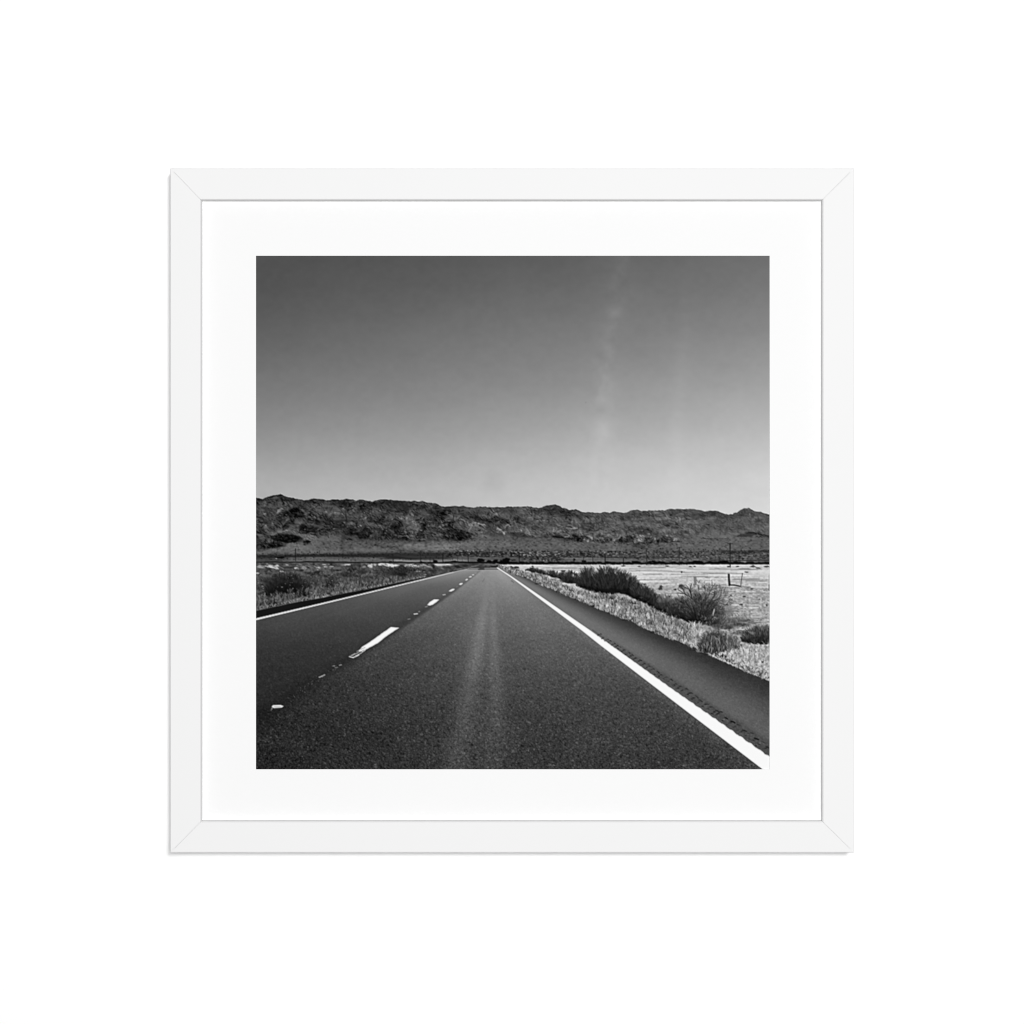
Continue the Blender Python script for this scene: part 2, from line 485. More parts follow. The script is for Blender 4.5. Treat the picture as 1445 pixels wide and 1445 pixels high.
feats(C2, [
    (56, 'g', .7, [560, 230, 760, 190, 960, 210, 1150, 260, 1200, 400, 960, 440, 760, 400, 600, 320]),
    (80, 'g', .55, [20, 400, 240, 380, 460, 440, 440, 540, 200, 520, 20, 480]),
    (50, 'p', .7, [0, 560, 240, 600, 420, 580, 560, 640, 720, 680, 900, 600, 1050, 560, 1080, 700, 1140, 800, 1140, 880, 760, 860, 460, 860, 200, 800, 0, 760]),
    (32, 'p', .8, [360, 720, 430, 650, 490, 690, 540, 760, 460, 860, 340, 850, 260, 760]),
    (38, 'p', .8, [740, 700, 900, 620, 1010, 560, 1060, 640, 1070, 740, 960, 760, 800, 800, 720, 800]),
    (34, 'p', .75, [1040, 780, 1180, 760, 1200, 800, 1120, 880, 1040, 880]),
    (40, 'p', .8, [1300, 740, 1380, 620, 1445, 600, 1445, 860, 1260, 850]),
    (94, 'g', .6, [980, 440, 1150, 450, 1280, 560, 1340, 600, 1300, 720, 1200, 640, 1060, 560]),
    (22, 1.4, .85, [760, 640, 850, 595]), (22, 1.1, .8, [660, 560, 690, 500, 750, 480]), (24, 1.5, .8, [720, 520, 750, 540]),
    (24, 1.3, .8, [460, 550, 540, 540, 640, 560, 720, 610]), (26, 1.2, .8, [640, 640, 740, 700]), (118, 1.0, .75, [680, 640, 720, 690, 715, 705]),
    (96, 1.0, .7, [440, 640, 500, 670, 560, 730, 620, 720]), (24, 1.6, .75, [0, 650, 100, 650, 160, 690]), (26, 1.2, .7, [90, 420, 100, 560]),
    (126, 1.6, .75, [990, 490, 1030, 510, 1050, 490]), (134, 1.8, .75, [1110, 530, 1150, 480, 1170, 460]), (104, 3.0, .5, [1130, 560, 1120, 480]),
    (126, 2.2, .55, [420, 500, 440, 480]), (108, .9, .6, [500, 420, 580, 390]), (112, 1.1, .6, [340, 250, 400, 245]),
    (26, 2.2, .8, [1280, 550, 1350, 520, 1390, 490]), (110, 1.6, .65, [1320, 600, 1380, 560, 1410, 490]), (98, 2.0, .5, [1220, 600, 1260, 660, 1310, 700]),
    (108, 1.0, .7, [1120, 780, 1170, 840, 1260, 855, 1445, 860]), (30, .9, .7, [1200, 880, 1445, 882]),
    (24, 1.3, .8, [690, 780, 740, 800]), (26, 1.2, .7, [600, 870, 680, 810]), (96, 1.0, .55, [960, 830, 1020, 830]),
    (20, 1.5, .8, [260, 740, 330, 770]), (22, 1.4, .75, [90, 850, 200, 855]), (34, 2.4, .6, [690, 250, 760, 210]), (34, 2.6, .5, [880, 250, 980, 240]),
    (96, 2.2, .5, [1240, 230, 1380, 260]), (36, 2.2, .6, [1280, 350, 1350, 330]), (100, 1.2, .6, [1180, 370, 1280, 380]),
    (84, 'g', .8, [0, 870, 300, 880, 700, 890, 1100, 900, 1445, 880, 1445, 1080, 0, 1090]),
    (104, 'g', .75, [360, 1000, 760, 1010, 1000, 1060, 760, 1080, 360, 1075, 0, 1080, 0, 1030]),
    (110, 'g', .75, [1000, 1000, 1200, 930, 1445, 920, 1445, 1040, 1300, 1020, 1100, 1030]),
    (54, 1.3, .6, [520, 950, 640, 960]), (46, 1.1, .6, [700, 990, 860, 1000]), (52, 1.0, .6, [960, 1050, 1080, 1050]),
])
C3 = crop(600, 690)
feats(C3, [
    (54, 'p', .5, [0, 480, 140, 380, 300, 350, 440, 420, 500, 520, 470, 640, 560, 690, 820, 780, 700, 880, 460, 890, 240, 880, 0, 870]),
    (38, 'p', .5, [200, 440, 330, 380, 380, 470, 300, 530, 180, 560]), (36, 'p', .5, [60, 700, 150, 620, 260, 640, 200, 740, 90, 760]),
    (32, 'p', .8, [340, 560, 420, 560, 490, 660, 400, 650]), (38, 'p', .6, [300, 720, 560, 690, 800, 770, 760, 860, 560, 880, 340, 850]),
    (62, 'g', .7, [440, 420, 760, 440, 940, 480, 980, 560, 720, 560, 560, 560, 460, 520]),
    (92, 'g', .6, [380, 330, 480, 330, 580, 430, 500, 430]), (88, 'g', .55, [560, 320, 760, 320, 1100, 340, 1040, 440, 820, 440, 640, 400]),
    (50, 'p', .8, [760, 490, 860, 440, 960, 510, 1020, 480, 1100, 520, 1180, 470, 1320, 520, 1445, 500, 1445, 610, 1300, 590, 1100, 560, 900, 550]),
    (88, 'g', .7, [560, 560, 840, 560, 1040, 620, 1100, 780, 900, 780, 700, 720, 560, 640]),
    (92, 'g', .65, [1180, 340, 1300, 330, 1445, 350, 1445, 470, 1300, 460, 1200, 420]),
    (130, 2.2, .7, [1180, 440, 1210, 420, 1230, 440]), (28, 1.4, .8, [1040, 530, 1130, 510, 1190, 460, 1260, 500, 1340, 525]),
    (96, .9, .7, [1150, 500, 1230, 520, 1310, 560]), (148, 1.6, .8, [840, 575, 880, 580, 950, 610, 1020, 620]), (120, 1.3, .7, [900, 580, 960, 625]),
    (26, 2.2, .75, [920, 620, 960, 630]), (112, 1.2, .7, [950, 680, 1000, 690, 1040, 720]), (38, 2.2, .7, [890, 720, 940, 700]),
    (150, 1.8, .85, [1210, 700, 1225, 660, 1250, 680, 1290, 720, 1340, 750, 1345, 775]), (112, 2.4, .5, [1240, 690, 1230, 770]),
    (128, 1.4, .75, [1340, 640, 1400, 610, 1445, 640]), (118, 1.0, .7, [740, 720, 780, 650]), (118, 1.2, .6, [570, 600, 600, 570]), (108, 2.2, .5, [680, 620, 740, 640]),
    (124, 1.1, .75, [210, 645, 260, 660, 310, 690]), (110, 1.2, .7, [430, 590, 470, 640, 500, 670]), (118, 1.4, .6, [280, 580, 300, 570]), (96, 1.4, .5, [350, 600, 380, 620]),
    (20, 1.6, .8, [400, 640, 460, 650, 500, 690, 560, 700, 640, 720, 800, 770]), (20, 1.5, .7, [340, 750, 420, 690]), (112, .9, .6, [740, 750, 820, 755]), (118, .9, .6, [940, 790, 1040, 800]),
    (30, 1.4, .7, [300, 360, 420, 380, 500, 420]), (40, 1.4, .6, [570, 365, 660, 370]), (40, 1.6, .6, [780, 440, 840, 470]),
    (96, 'g', .85, [0, 890, 300, 890, 560, 900, 840, 860, 900, 800, 1100, 780, 1200, 820, 1445, 810, 1445, 1040, 900, 1040, 0, 1060]),
    (112, 'g', .6, [0, 960, 300, 940, 560, 1000, 500, 1040, 0, 1060]), (60, .9, .6, [400, 1010, 600, 990]), (120, .9, .6, [160, 1025, 560, 1020]),
])
C4 = crop(720, 690)
feats(C4, [
    (66, 'g', .7, [520, 320, 700, 270, 860, 300, 960, 380, 1000, 480, 760, 460, 640, 460, 440, 400]),
    (54, 'p', .55, [640, 400, 760, 420, 700, 520, 660, 600, 620, 560]), (58, 'g', .7, [820, 350, 1020, 390, 1160, 450, 1200, 520, 960, 490, 860, 440]),
    (102, 'g', .55, [1030, 430, 1150, 480, 1170, 580, 1060, 600, 1000, 500]), (102, 'g', .5, [100, 350, 320, 330, 350, 520, 160, 430]),
    (64, 'p', .6, [0, 520, 100, 480, 200, 500, 300, 560, 140, 540, 0, 560]),
    (60, 'p', .7, [1200, 570, 1445, 560, 1445, 640, 1300, 740, 1180, 660]), (56, 'p', .8, [0, 740, 140, 730, 300, 800, 400, 830, 200, 830, 0, 800]),
    (60, 'g', .6, [380, 600, 460, 600, 470, 680, 380, 670]), (58, 'p', .55, [540, 770, 700, 740, 840, 780, 860, 840, 600, 830]), (54, 'p', .55, [1120, 800, 1240, 810, 1220, 900, 1130, 890]),
    (134, 1.3, .75, [450, 545, 500, 540, 570, 545]), (128, 1.6, .7, [820, 620, 870, 630, 920, 645]), (132, 1.5, .75, [930, 665, 1020, 675, 1130, 680]),
    (118, 3.0, .6, [780, 660, 800, 730]), (124, 1.4, .7, [730, 720, 750, 680]), (154, 2.2, .75, [915, 825, 960, 820, 990, 800]), (130, 1.2, .7, [1000, 790, 1030, 840]),
    (158, 2.4, .75, [1330, 810, 1380, 830, 1400, 860]), (138, 1.6, .75, [1310, 900, 1330, 870]), (142, 1.4, .7, [1250, 860, 1265, 840]), (138, 1.3, .7, [1180, 740, 1230, 745]), (144, 1.0, .75, [270, 660, 290, 690, 305, 715]),
    (142, 1.2, .7, [110, 650, 140, 690, 190, 700]), (134, 1.2, .7, [215, 660, 230, 690]), (132, 1.1, .6, [130, 720, 240, 720]), (124, 1.5, .6, [280, 750, 350, 770]), (150, 1.1, .6, [95, 725, 110, 728]),
    (112, 2.2, .6, [690, 345, 720, 320]), (122, 1.8, .6, [735, 385, 770, 385]), (116, 1.6, .6, [500, 430, 580, 400]), (118, 1.0, .6, [390, 590, 395, 610]), (128, 1.4, .6, [410, 800, 440, 805]),
    (36, 1.4, .6, [860, 390, 930, 390]), (44, 1.2, .7, [1040, 690, 1140, 700]), (40, 1.5, .6, [740, 750, 830, 770]), (48, 2.0, .6, [1060, 420, 1180, 460]),
    (50, 1.3, .6, [900, 320, 960, 345]), (46, 1.2, .6, [350, 320, 370, 480]),
    (90, 'g', .9, [0, 820, 400, 840, 860, 840, 1000, 900, 1200, 920, 1445, 920, 1445, 1030, 0, 1040]),
    (108, 'g', .5, [1180, 1040, 1445, 1030, 1445, 1060, 1180, 1060]),
])
C5 = crop(840, 690)
feats(C5, [
    (100, 'g', .5, [80, 430, 380, 430, 420, 560, 160, 560]), (78, 'g', .55, [400, 420, 560, 400, 640, 420, 620, 560, 420, 560]), (104, 'g', .55, [500, 560, 900, 570, 1000, 640, 560, 640]),
    (70, 'g', .8, [420, 690, 520, 650, 800, 660, 980, 720, 1300, 740, 1445, 760, 1445, 800, 1000, 790, 560, 790]),
    (70, 'g', .6, [1220, 580, 1400, 570, 1445, 640, 1200, 650]), (102, 'g', .6, [1000, 660, 1445, 680, 1445, 730, 1000, 720]),
    (50, 'p', .85, [350, 890, 430, 830, 500, 795, 580, 800, 680, 800, 640, 900, 420, 920]), (58, 'p', .75, [0, 880, 140, 850, 290, 850, 260, 920, 120, 920]),
    (56, 'p', .75, [830, 870, 960, 820, 990, 900, 930, 940, 820, 920]), (52, 'p', .85, [1050, 880, 1150, 820, 1330, 860, 1445, 900, 1180, 920, 1060, 920]),
    (66, 'p', .75, [600, 970, 680, 920, 760, 930, 860, 990, 840, 1020, 700, 1010]), (40, 1.6, .8, [680, 920, 800, 920, 900, 940]),
    (150, 1.2, .8, [680, 790, 730, 800]), (150, 1.2, .8, [700, 820, 740, 850, 770, 890]), (150, 1.2, .75, [750, 795, 830, 810]), (146, 1.1, .75, [730, 815, 790, 860]),
    (130, 2.4, .6, [700, 870, 800, 890]), (146, 2.0, .75, [310, 890, 350, 850]), (138, 1.4, .7, [380, 850, 430, 800, 470, 790]), (134, 1.8, .65, [360, 760, 380, 800]), (140, 2.2, .65, [990, 900, 1010, 850]),
    (156, 1.6, .8, [1335, 880, 1345, 865]), (130, 1.8, .7, [1230, 890, 1280, 885]), (128, 1.3, .65, [1190, 940, 1210, 920]), (130, 1.1, .6, [900, 820, 970, 815]), (128, 2.4, .5, [180, 800, 230, 780]), (124, 1.4, .6, [0, 775, 40, 775]),
    (134, 1.5, .65, [1170, 495, 1230, 495, 1280, 520]), (130, 1.8, .6, [1340, 530, 1365, 520]), (116, 2.0, .5, [1040, 640, 1110, 630]), (120, 1.6, .5, [1000, 520, 1130, 500]), (132, 1.2, .6, [930, 415, 950, 420]), (120, 1.8, .5, [620, 515, 650, 520]),
    (44, 1.8, .7, [770, 635, 785, 635]), (46, 1.6, .6, [880, 690, 960, 720]), (48, 1.4, .6, [340, 640, 370, 630]), (48, 1.3, .6, [500, 660, 600, 650]), (52, 1.6, .5, [1180, 550, 1240, 550]), (108, 1.6, .5, [380, 420, 430, 440]),
    (90, 'g', .8, [0, 930, 250, 940, 600, 960, 620, 1040, 0, 1040]), (92, 'g', .7, [860, 1000, 1100, 930, 1445, 930, 1445, 1040, 900, 1050]), (118, 'g', .5, [0, 1040, 450, 1045, 450, 1070, 0, 1065]),
])
C6 = crop(967, 690)
feats(C6, [
    (78, 'g', .6, [0, 370, 300, 370, 560, 390, 420, 460, 250, 540, 0, 500]), (108, 'g', .6, [0, 540, 200, 540, 420, 490, 540, 500, 360, 570, 240, 600, 0, 610]),
    (78, 'g', .6, [260, 600, 660, 620, 640, 720, 420, 700, 280, 660]), (98, 'g', .7, [0, 700, 700, 720, 900, 740, 900, 860, 0, 850]),
    (80, 'g', .6, [660, 500, 1000, 330, 1080, 340, 1020, 480, 900, 520]), (104, 'g', .55, [1160, 380, 1430, 440, 1430, 520, 1200, 480]), (102, 'g', .5, [980, 580, 1200, 640, 1430, 620, 1430, 740, 1100, 700]),
    (62, 'p', .8, [860, 810, 1000, 750, 1080, 735, 1220, 750, 1420, 800, 1430, 840, 1200, 790, 1040, 830]), (38, 1.2, .75, [1020, 750, 1080, 740, 1220, 755, 1300, 780, 1420, 800]),
    (40, 1.4, .7, [1200, 810, 1300, 825]), (36, 2.0, .8, [380, 605, 410, 600]), (60, 1.1, .6, [640, 500, 700, 460]), (50, 1.2, .5, [800, 560, 880, 565]), (54, 1.8, .5, [1240, 540, 1270, 535]),
    (128, 1.5, .6, [30, 580, 90, 585]), (130, 1.5, .65, [150, 550, 200, 590]), (122, 1.4, .6, [420, 510, 520, 495]), (128, 1.0, .65, [1060, 670, 1110, 690]), (120, 1.2, .5, [800, 760, 920, 780]),
    (58, 1.4, .6, [600, 580, 700, 560]), (56, 2.2, .5, [1060, 400, 1120, 420]), (48, 1.0, .6, [240, 840, 500, 850]), (52, 1.0, .5, [500, 850, 760, 850]),
    (92, 'g', .7, [0, 860, 1430, 850, 1430, 1030, 0, 1030]),
])
def tops(u):
    return float(np.interp(u, sx_, sy_))


for _ in range(1250):
    u = rng.uniform(361, 1086)
    if rng.uniform() > np.interp(u, [361, 640, 800, 950, 1086], [1, 1, 1, .7, .55]):
        continue
    t0, f0 = tops(u), float(np.interp(u, [361, 400, 440, 480, 540, 600, 660, 700, 760, 800, 840, 900, 960, 1010, 1060, 1087], [776, 772, 763, 757, 762, 762, 762, 758, 758, 764, 766, 769, 764, 757, 756, 758]))
    q = rng.uniform(0, 1)
    v = t0 + 1.0 + (f0 - t0 - 3) * q
    dirn = 1 if math.sin(u / 13.0 + 2.4 * math.sin(v / 7.0) + u * u / 9000.0) > rng.normal(0, .5) else -1
    L_ = rng.uniform(1.6, 5.5)
    an = rng.uniform(.35, 1.0)
    pts = [(u, v)]
    for k_ in range(3):
        an += rng.normal(0, .3)
        pts.append((pts[-1][0] + dirn * math.cos(an) * L_ / 3, pts[-1][1] + abs(math.sin(an)) * L_ / 3))
    base_ = float(LOWTONE[min(N - 1, int((v - V0) * SS)), min(N - 1, int((u - U0) * SS))])
    far_ = float(np.interp(u, [361, 640, 860, 1086], [1.05, 1.1, .95, .75]))
    line(pts, base_ - 27 * far_ * rng.uniform(.6, 1.1), rng.uniform(.7, 1.3), .55, .5)
    if rng.uniform() < .75:
        line([(a_ + .9, b_ - .8) for a_, b_ in pts], base_ + 26 * far_ * rng.uniform(.3, 1.2), rng.uniform(.6, 1.0), .45, .5)
for _ in range(160):
    u = rng.uniform(361, 1086)
    v = tops(u) + rng.uniform(12, 52)
    f0 = float(np.interp(u, [361, 440, 480, 600, 660, 760, 840, 900, 960, 1087], [774, 760, 756, 760, 760, 756, 766, 768, 764, 756]))
    if v > f0:
        continue
    line([(u, v), (u + rng.uniform(.5, 2.4), v + rng.uniform(-.8, 1.2))], rng.uniform(105, 160), rng.uniform(.7, 1.3), rng.uniform(.35, .7), .5)
IMG[band] = SKYPIC * (1 - mm) + IMG[band] * mm
# gravel fan below the slopes: fine scrub speckle that thickens towards the valley floor
b2 = win(361, 752, 1087, 783)
x, y = XX[b2], YY[b2]
IMG[b2] += sstep(752, 764, y) * (10 * fbm(x, y, 2.6, 1.6, 501, 3) + 3 * fbm(x, y, 24, 2.4, 502, 3) - 20 * sstep(.45, .95, fbm(x, y, 3, 1.8, 503, 2)))

# ---- valley floor: bands of scrub, pale flats, the dark hedge line
b3 = win(361, 773, 1087, 806)
x, y = XX[b3], YY[b3]
wv = y + 0.7 * fbm(x, y, 18, 30, 511, 3)
spk = fbm(x, y, 2.4, 1.5, 512, 2)
streak = fbm(x, y, 40, 1.6, 513, 3)


def bandmask(xa, xb, ya, yb, sx=10, sy=.7):
    yt = np.interp(x, [xa, xb], ya) if np.ndim(ya) else ya
    yb_ = np.interp(x, [xa, xb], yb) if np.ndim(yb) else yb
    return sstep(xa - sx, xa + sx, x) * (1 - sstep(xb - sx, xb + sx, x)) * sstep(yt - sy, yt + sy, wv) * (1 - sstep(yb_ - sy, yb_ + sy, wv))


ink(b3, bandmask(300, 470, 787.0, 793) * .9, 62 + 9 * streak + 8 * spk)
ink(b3, bandmask(400, 720, 786.5, 793) * .95, 88 + 16 * streak + 8 * spk)
ink(b3, bandmask(300, 400, 783.6, 788) * .9, 48 + 8 * spk)
ink(b3, bandmask(361, 560, (783.4, 782.2), (786.6, 786.2)) * .92, 42 + 6 * spk)
ink(b3, bandmask(540, 640, (781.5, 780.2), (789.5, 788.8), 14) * .93, 44 + 7 * streak)
ink(b3, bandmask(565, 640, 785.0, 786.6, 14) * .5, 70)
ink(b3, bandmask(625, 730, (780, 777.5), (786.5, 786.5), 10) * .88, 56 + 30 * spk)
ink(b3, bandmask(715, 870, 777.2, 780.5, 8) * .85, 78 + 38 * spk)
ink(b3, bandmask(715, 880, 780.2, 786.8, 8) * .9, 60 + 34 * spk + 6 * streak)
ink(b3, bandmask(860, 1100, 778.0, 787.5, 16) * .8, 72 + 34 * spk)
ink(b3, bandmask(1015, 1100, 776.6, 781, 8) * .85, 54 + 16 * spk)
ink(b3, bandmask(960, 1100, 783, 792.5, 16) * .7, 82 + 26 * spk)
ink(b3, bandmask(735, 800, 785.6, 793.5, 10) * .9, 70 + 34 * spk + 14 * streak)
ink(b3, bandmask(795, 895, 787.2, 792.6, 8) * .95, 98 + 14 * streak + 8 * spk)
ink(b3, bandmask(850, 970, 786, 788, 14) * .8, 52 + 10 * spk)
ink(b3, bandmask(895, 980, 788.4, 793, 12) * .8, 86 + 30 * spk)
for q, v_, n_ in (((640, 725, 776.5, 784.5), 190, 24), ((720, 800, 778.5, 784.5), 185, 40), ((840, 880, 778, 783.5), 175, 16), ((735, 800, 789.5, 793), 165, 10), ((900, 1080, 779, 792), 135, 60)):
    for _ in range(n_):
        u, v = rng.uniform(q[0], q[1]), rng.uniform(q[2], q[3])
        line([(u, v), (u + rng.uniform(.6, 2.2), v + rng.uniform(-.2, .2))], v_ + rng.uniform(-25, 25), .9, .55)
for u0, u1, v0, v1, n_ in ((361, 600, 781.5, 784, 70), (361, 640, 783, 792, 90), (560, 640, 779, 783, 24), (640, 730, 775.5, 784, 60), (720, 880, 776.5, 786, 120), (880, 1085, 774, 790, 170), (460, 560, 781, 784, 20), (390, 480, 779, 783, 12)):
    for _ in range(n_):
        u, v = rng.uniform(u0, u1), rng.uniform(v0, v1)
        blob(u, v, rng.uniform(.8, 1.8), rng.uniform(.6, 1.2), rng.uniform(22, 45), .75, .3, .3)
ink(b3, bandmask(300, 720, 791.2, 792.1, 5, .35) * .35, 120)
ink(b3, bandmask(555, 660, 790.8, 792.4, 5, .4) * .6, 150 + 20 * streak)
brk = sstep(-.75, -.1, fbm(x, y * 0 + 700, 7, 9, 531, 3))
ink(b3, bandmask(300, 590, (792.2, 793.3), (793.5, 794.6), 5, .35) * (.45 + .45 * brk), 24)
ink(b3, bandmask(575, 690, (793.0, 793.2), (794.9, 795.2), 5, .45) * (.25 + .72 * brk), 22)
rag = 1.1 * fbm(x, y * 0 + 720, 5, 9, 533, 3)
ink(b3, sstep(684, 700, x) * sstep(-.6, .6, y - 793.2 - rag) * (1 - sstep(-.5, .5, y - 796.8 - .5 * rag)) * .96, 21 + 9 * spk)
ink(b3, bandmask(1000, 1100, 790.8, 791.8, 20, .35) * .8, 30)
line([(1046, 792.6), (1053, 792.9)], 165, 1.0, .8)
for u, v, ru, rv in ((550.5, 793.0, 2.2, 1.0), (593.5, 793.2, 1.8, 1.0), (614, 792.4, 3, 1.4), (641, 792.8, 4, 1.4), (678.3, 791.2, 4.8, 2.6), (690, 793, 4.4, 1.8), (699, 792.2, 4.2, 2.0),
                     (712.6, 793.0, 6.8, 4.4), (714, 790.6, 3.6, 2.4), (823.6, 792.4, 2.6, 1.4), (810, 790.2, 2, 1.3), (759, 788, 1.3, 1.5), (724, 790.5, 4, .7), (896, 793.2, 6, 1.2), (920, 792.6, 5, 1.1),
                     (985, 792.8, 7, 1.3), (1048, 788.9, 1.6, 1.1), (1020, 793, 8, 1.0), (395, 787.0, 6, 1.2)):
    blob(u, v, ru * 1.3, rv * 1.35, 15, .97, .6, .35)
blob(389.8, 788.6, 1.6, .8, 175, .9)


# ---- ground at both sides of the road
# (left) scrub between the hedge line and the road edge
LE = crop(0, 0, 1)([361, 862.4, 401.5, 853.6, 424.8, 849, 449.7, 844.9, 479.6, 838.8, 516.5, 832, 548, 825.3, 579.7, 818.6, 600, 815, 625, 810.3, 643, 806.2, 662, 802.2])
lx, ly = [p[0] for p in LE], [p[1] for p in LE]
b4 = win(361, 792, 690, 866)
x, y = XX[b4], YY[b4]
ltop = np.interp(x, [361, 600, 690], [793.8, 795.3, 795.5])
lbot = np.interp(x, lx, ly)
dep = np.clip((y - 794) / 60, 0, 1)
sz = 1.0 + 2.0 * dep
tex = fbm(x, y, 3.4, 3.0, 601, 4)
big = fbm(x + 6 * tex, y, 20, 7, 602, 3)
ga = 76 + 20 * big + 24 * tex * (.6 + .8 * dep) + 10 * fbm(x, y, 26, 1.8, 603, 3) * (1 - dep)
ga = ga - 26 * sstep(0.15, .8, fbm(x, y, 9, 4, 604, 3))
m4 = sstep(-.5, .5, y - ltop) * sstep(-.4, .4, lbot - y + .5 * tex)
ink(b4, m4, np.clip(ga, 24, 190))
# pale bare patches far off
for u0, v0, u1, v1, val_ in ((361, 798, 374, 802, 150), (372, 796.5, 386, 801.5, 185), (379, 798, 395, 803.5, 195), (361, 808, 366, 810, 200), (394, 805.5, 401, 808, 170), (402, 796.5, 407, 798, 170), (415, 800.5, 422, 803.5, 180), (426, 798, 434, 803, 135),
                             (446, 799.5, 453, 804, 165), (452, 796, 463, 797.8, 185), (456, 799, 461, 801, 160), (466, 799, 471, 800, 160), (480, 796.2, 496, 798, 200), (519.5, 796, 526, 801, 190), (526, 796, 532, 799, 165), (535, 795.4, 551, 799, 205), (545, 795.6, 562, 800.4, 215),
                             (568, 796.5, 580, 800, 165), (577, 796.4, 592, 800.8, 205), (590, 796.5, 604, 799, 165), (585, 806, 596, 807.6, 175), (511, 799.6, 517, 802, 150), (608, 796, 644, 798, 195), (600, 798.5, 610, 801.5, 150), (616, 797, 628, 799.4, 175), (598, 810, 601, 812, 180)):
    blob((u0 + u1) / 2, (v0 + v1) / 2, (u1 - u0) / 2 * 1.25, (v1 - v0) / 2 * 1.25, val_, .9, .45, .5)
for _ in range(90):
    u = rng.uniform(361, 640)
    v = rng.uniform(795.5, 803)
    l_ = rng.uniform(1, 4)
    line([(u, v), (u + l_, v + l_ * .35)], rng.choice([40, 50, 60, 150, 170]), .9, .5)


def blades(n, u0, u1, vfun, h, vals, w=.8, lean=.35, a=.75, fan=None):
    us = rng.uniform(u0, u1, n)
    jit = rng.uniform(0, 1, n)
    vs = np.array([vfun(u, q) for u, q in zip(us, jit)])
    for i in np.argsort(vs):
        u, v = us[i], vs[i]
        hh = h(u, v) * rng.uniform(.5, 1.15)
        le = rng.normal(0, lean) + (fan(u, v) if fan else 0)
        mid = (u + le * hh * .35, v - hh * .6)
        line([(u, v), mid, (u + le * hh, v - hh)], rng.uniform(*vals), w, a * rng.uniform(.6, 1))


def lv(lo, hi):
    """between the back of the verge and the left road edge"""
    return lambda u, q: (795.5 + (np.interp(u, lx, ly) - 795.5) * (lo + (hi - lo) * q))


blades(1300, 361, 600, lv(.15, .97), lambda u, v: 1.2 + (v - 794) * .10, (30, 124), .8, .5, .55)


def bush(u, v, ru, rv, core, lo, hi, n, spike=1.35, a=.9, w=.7, ang=1.35, base=.5):
    """dark mound, then thin stems fanning out of its foot"""
    blob(u, v, ru, rv, core, a, .35, .45)
    blob(u, v + rv * .3, ru * .75, rv * .55, core * .75, a * .7, .2, .4)
    for _ in range(int(n * 1.7)):
        t_ = rng.uniform(-1, 1)
        r_ = math.sqrt(rng.uniform(.02, 1)) * rng.uniform(.85, 1.08) * spike
        th = t_ * ang * 1.1
        px = u + math.sin(th) * ru * r_ * .98
        py = v + rv * .45 - math.cos(th) * rv * 1.25 * r_
        L_ = rng.uniform(.12, .34) * (ru + rv) * .5
        d_ = th * .75 + rng.normal(0, .3)
        mx, my = px - math.sin(d_) * L_ * .5 + rng.normal(0, .25), py + math.cos(d_) * L_ * .5
        sh_ = (1 - r_ / spike) * .5 + .5
        tone_ = rng.uniform(lo, hi) * (1.15 - .45 * sh_) + (8 if rng.uniform() < .15 else 0)
        line([(px, py), (mx, my), (mx - math.sin(d_ * .7) * L_ * .5, my + L_ * .5)], tone_, w, rng.uniform(.25, .62), .5)


def hedge(topl, botl, core, lo, hi, n, hair=6.0):
    """joined brush: body, darker foot, then fine upright twigs right up through the top"""
    tu, tv = [p[0] for p in topl], [p[1] for p in topl]
    bu, bv = [p[0] for p in botl], [p[1] for p in botl]
    sl = win(min(tu) - 6, min(tv) - 8, max(tu) + 6, max(bv) + 6)
    x, y = XX[sl], YY[sl]
    n1 = fbm(x, y, 6, 5, 811, 3)
    n2 = fbm(x, y, 3, 7, 812, 3)
    t_, b_ = np.interp(x, tu, tv), np.interp(x, bu, bv)
    k_ = np.clip((y - t_) / np.maximum(b_ - t_, 1), 0, 1)
    n3 = fbm(x, y * 0 + 640, 7, 9, 813, 3)
    m_ = sstep(-1.2, 4.6, y - t_ + 2.6 * n2 + (1.1 + .05 * hair ** 2) * n3) * sstep(-1.4, 1.4, b_ - y + 1.8 * n1) * sstep(min(tu) - 1, min(tu) + 2, x) * (1 - sstep(max(tu) - 4, max(tu) + 1, x))
    ink(sl, m_ * .96, np.clip(core + 12 * n1 + 9 * n2 - (core * .5) * sstep(.3, 1, k_), 12, 140))
    for _ in range(n):
        u = rng.uniform(tu[0], tu[-1])
        t0, b0 = np.interp(u, tu, tv), np.interp(u, bu, bv)
        q = rng.uniform(0, 1) ** 1.5
        v = t0 + (b0 - t0) * (.05 + .8 * q)
        slope = (np.interp(u + 3, tu, tv) - np.interp(u - 3, tu, tv)) / 6
        le = rng.normal(0, .28) + .45 * np.clip(slope, -1, 1)
        h_ = rng.uniform(.4, 1.0) * min(hair, (b0 - t0) * .55)
        line([(u, v), (u + le * h_ * .4, v - h_ * .55), (u + le * h_, v - h_)], rng.uniform(lo, hi) * (1.1 - .3 * q), .6, rng.uniform(.2, .6), .5)


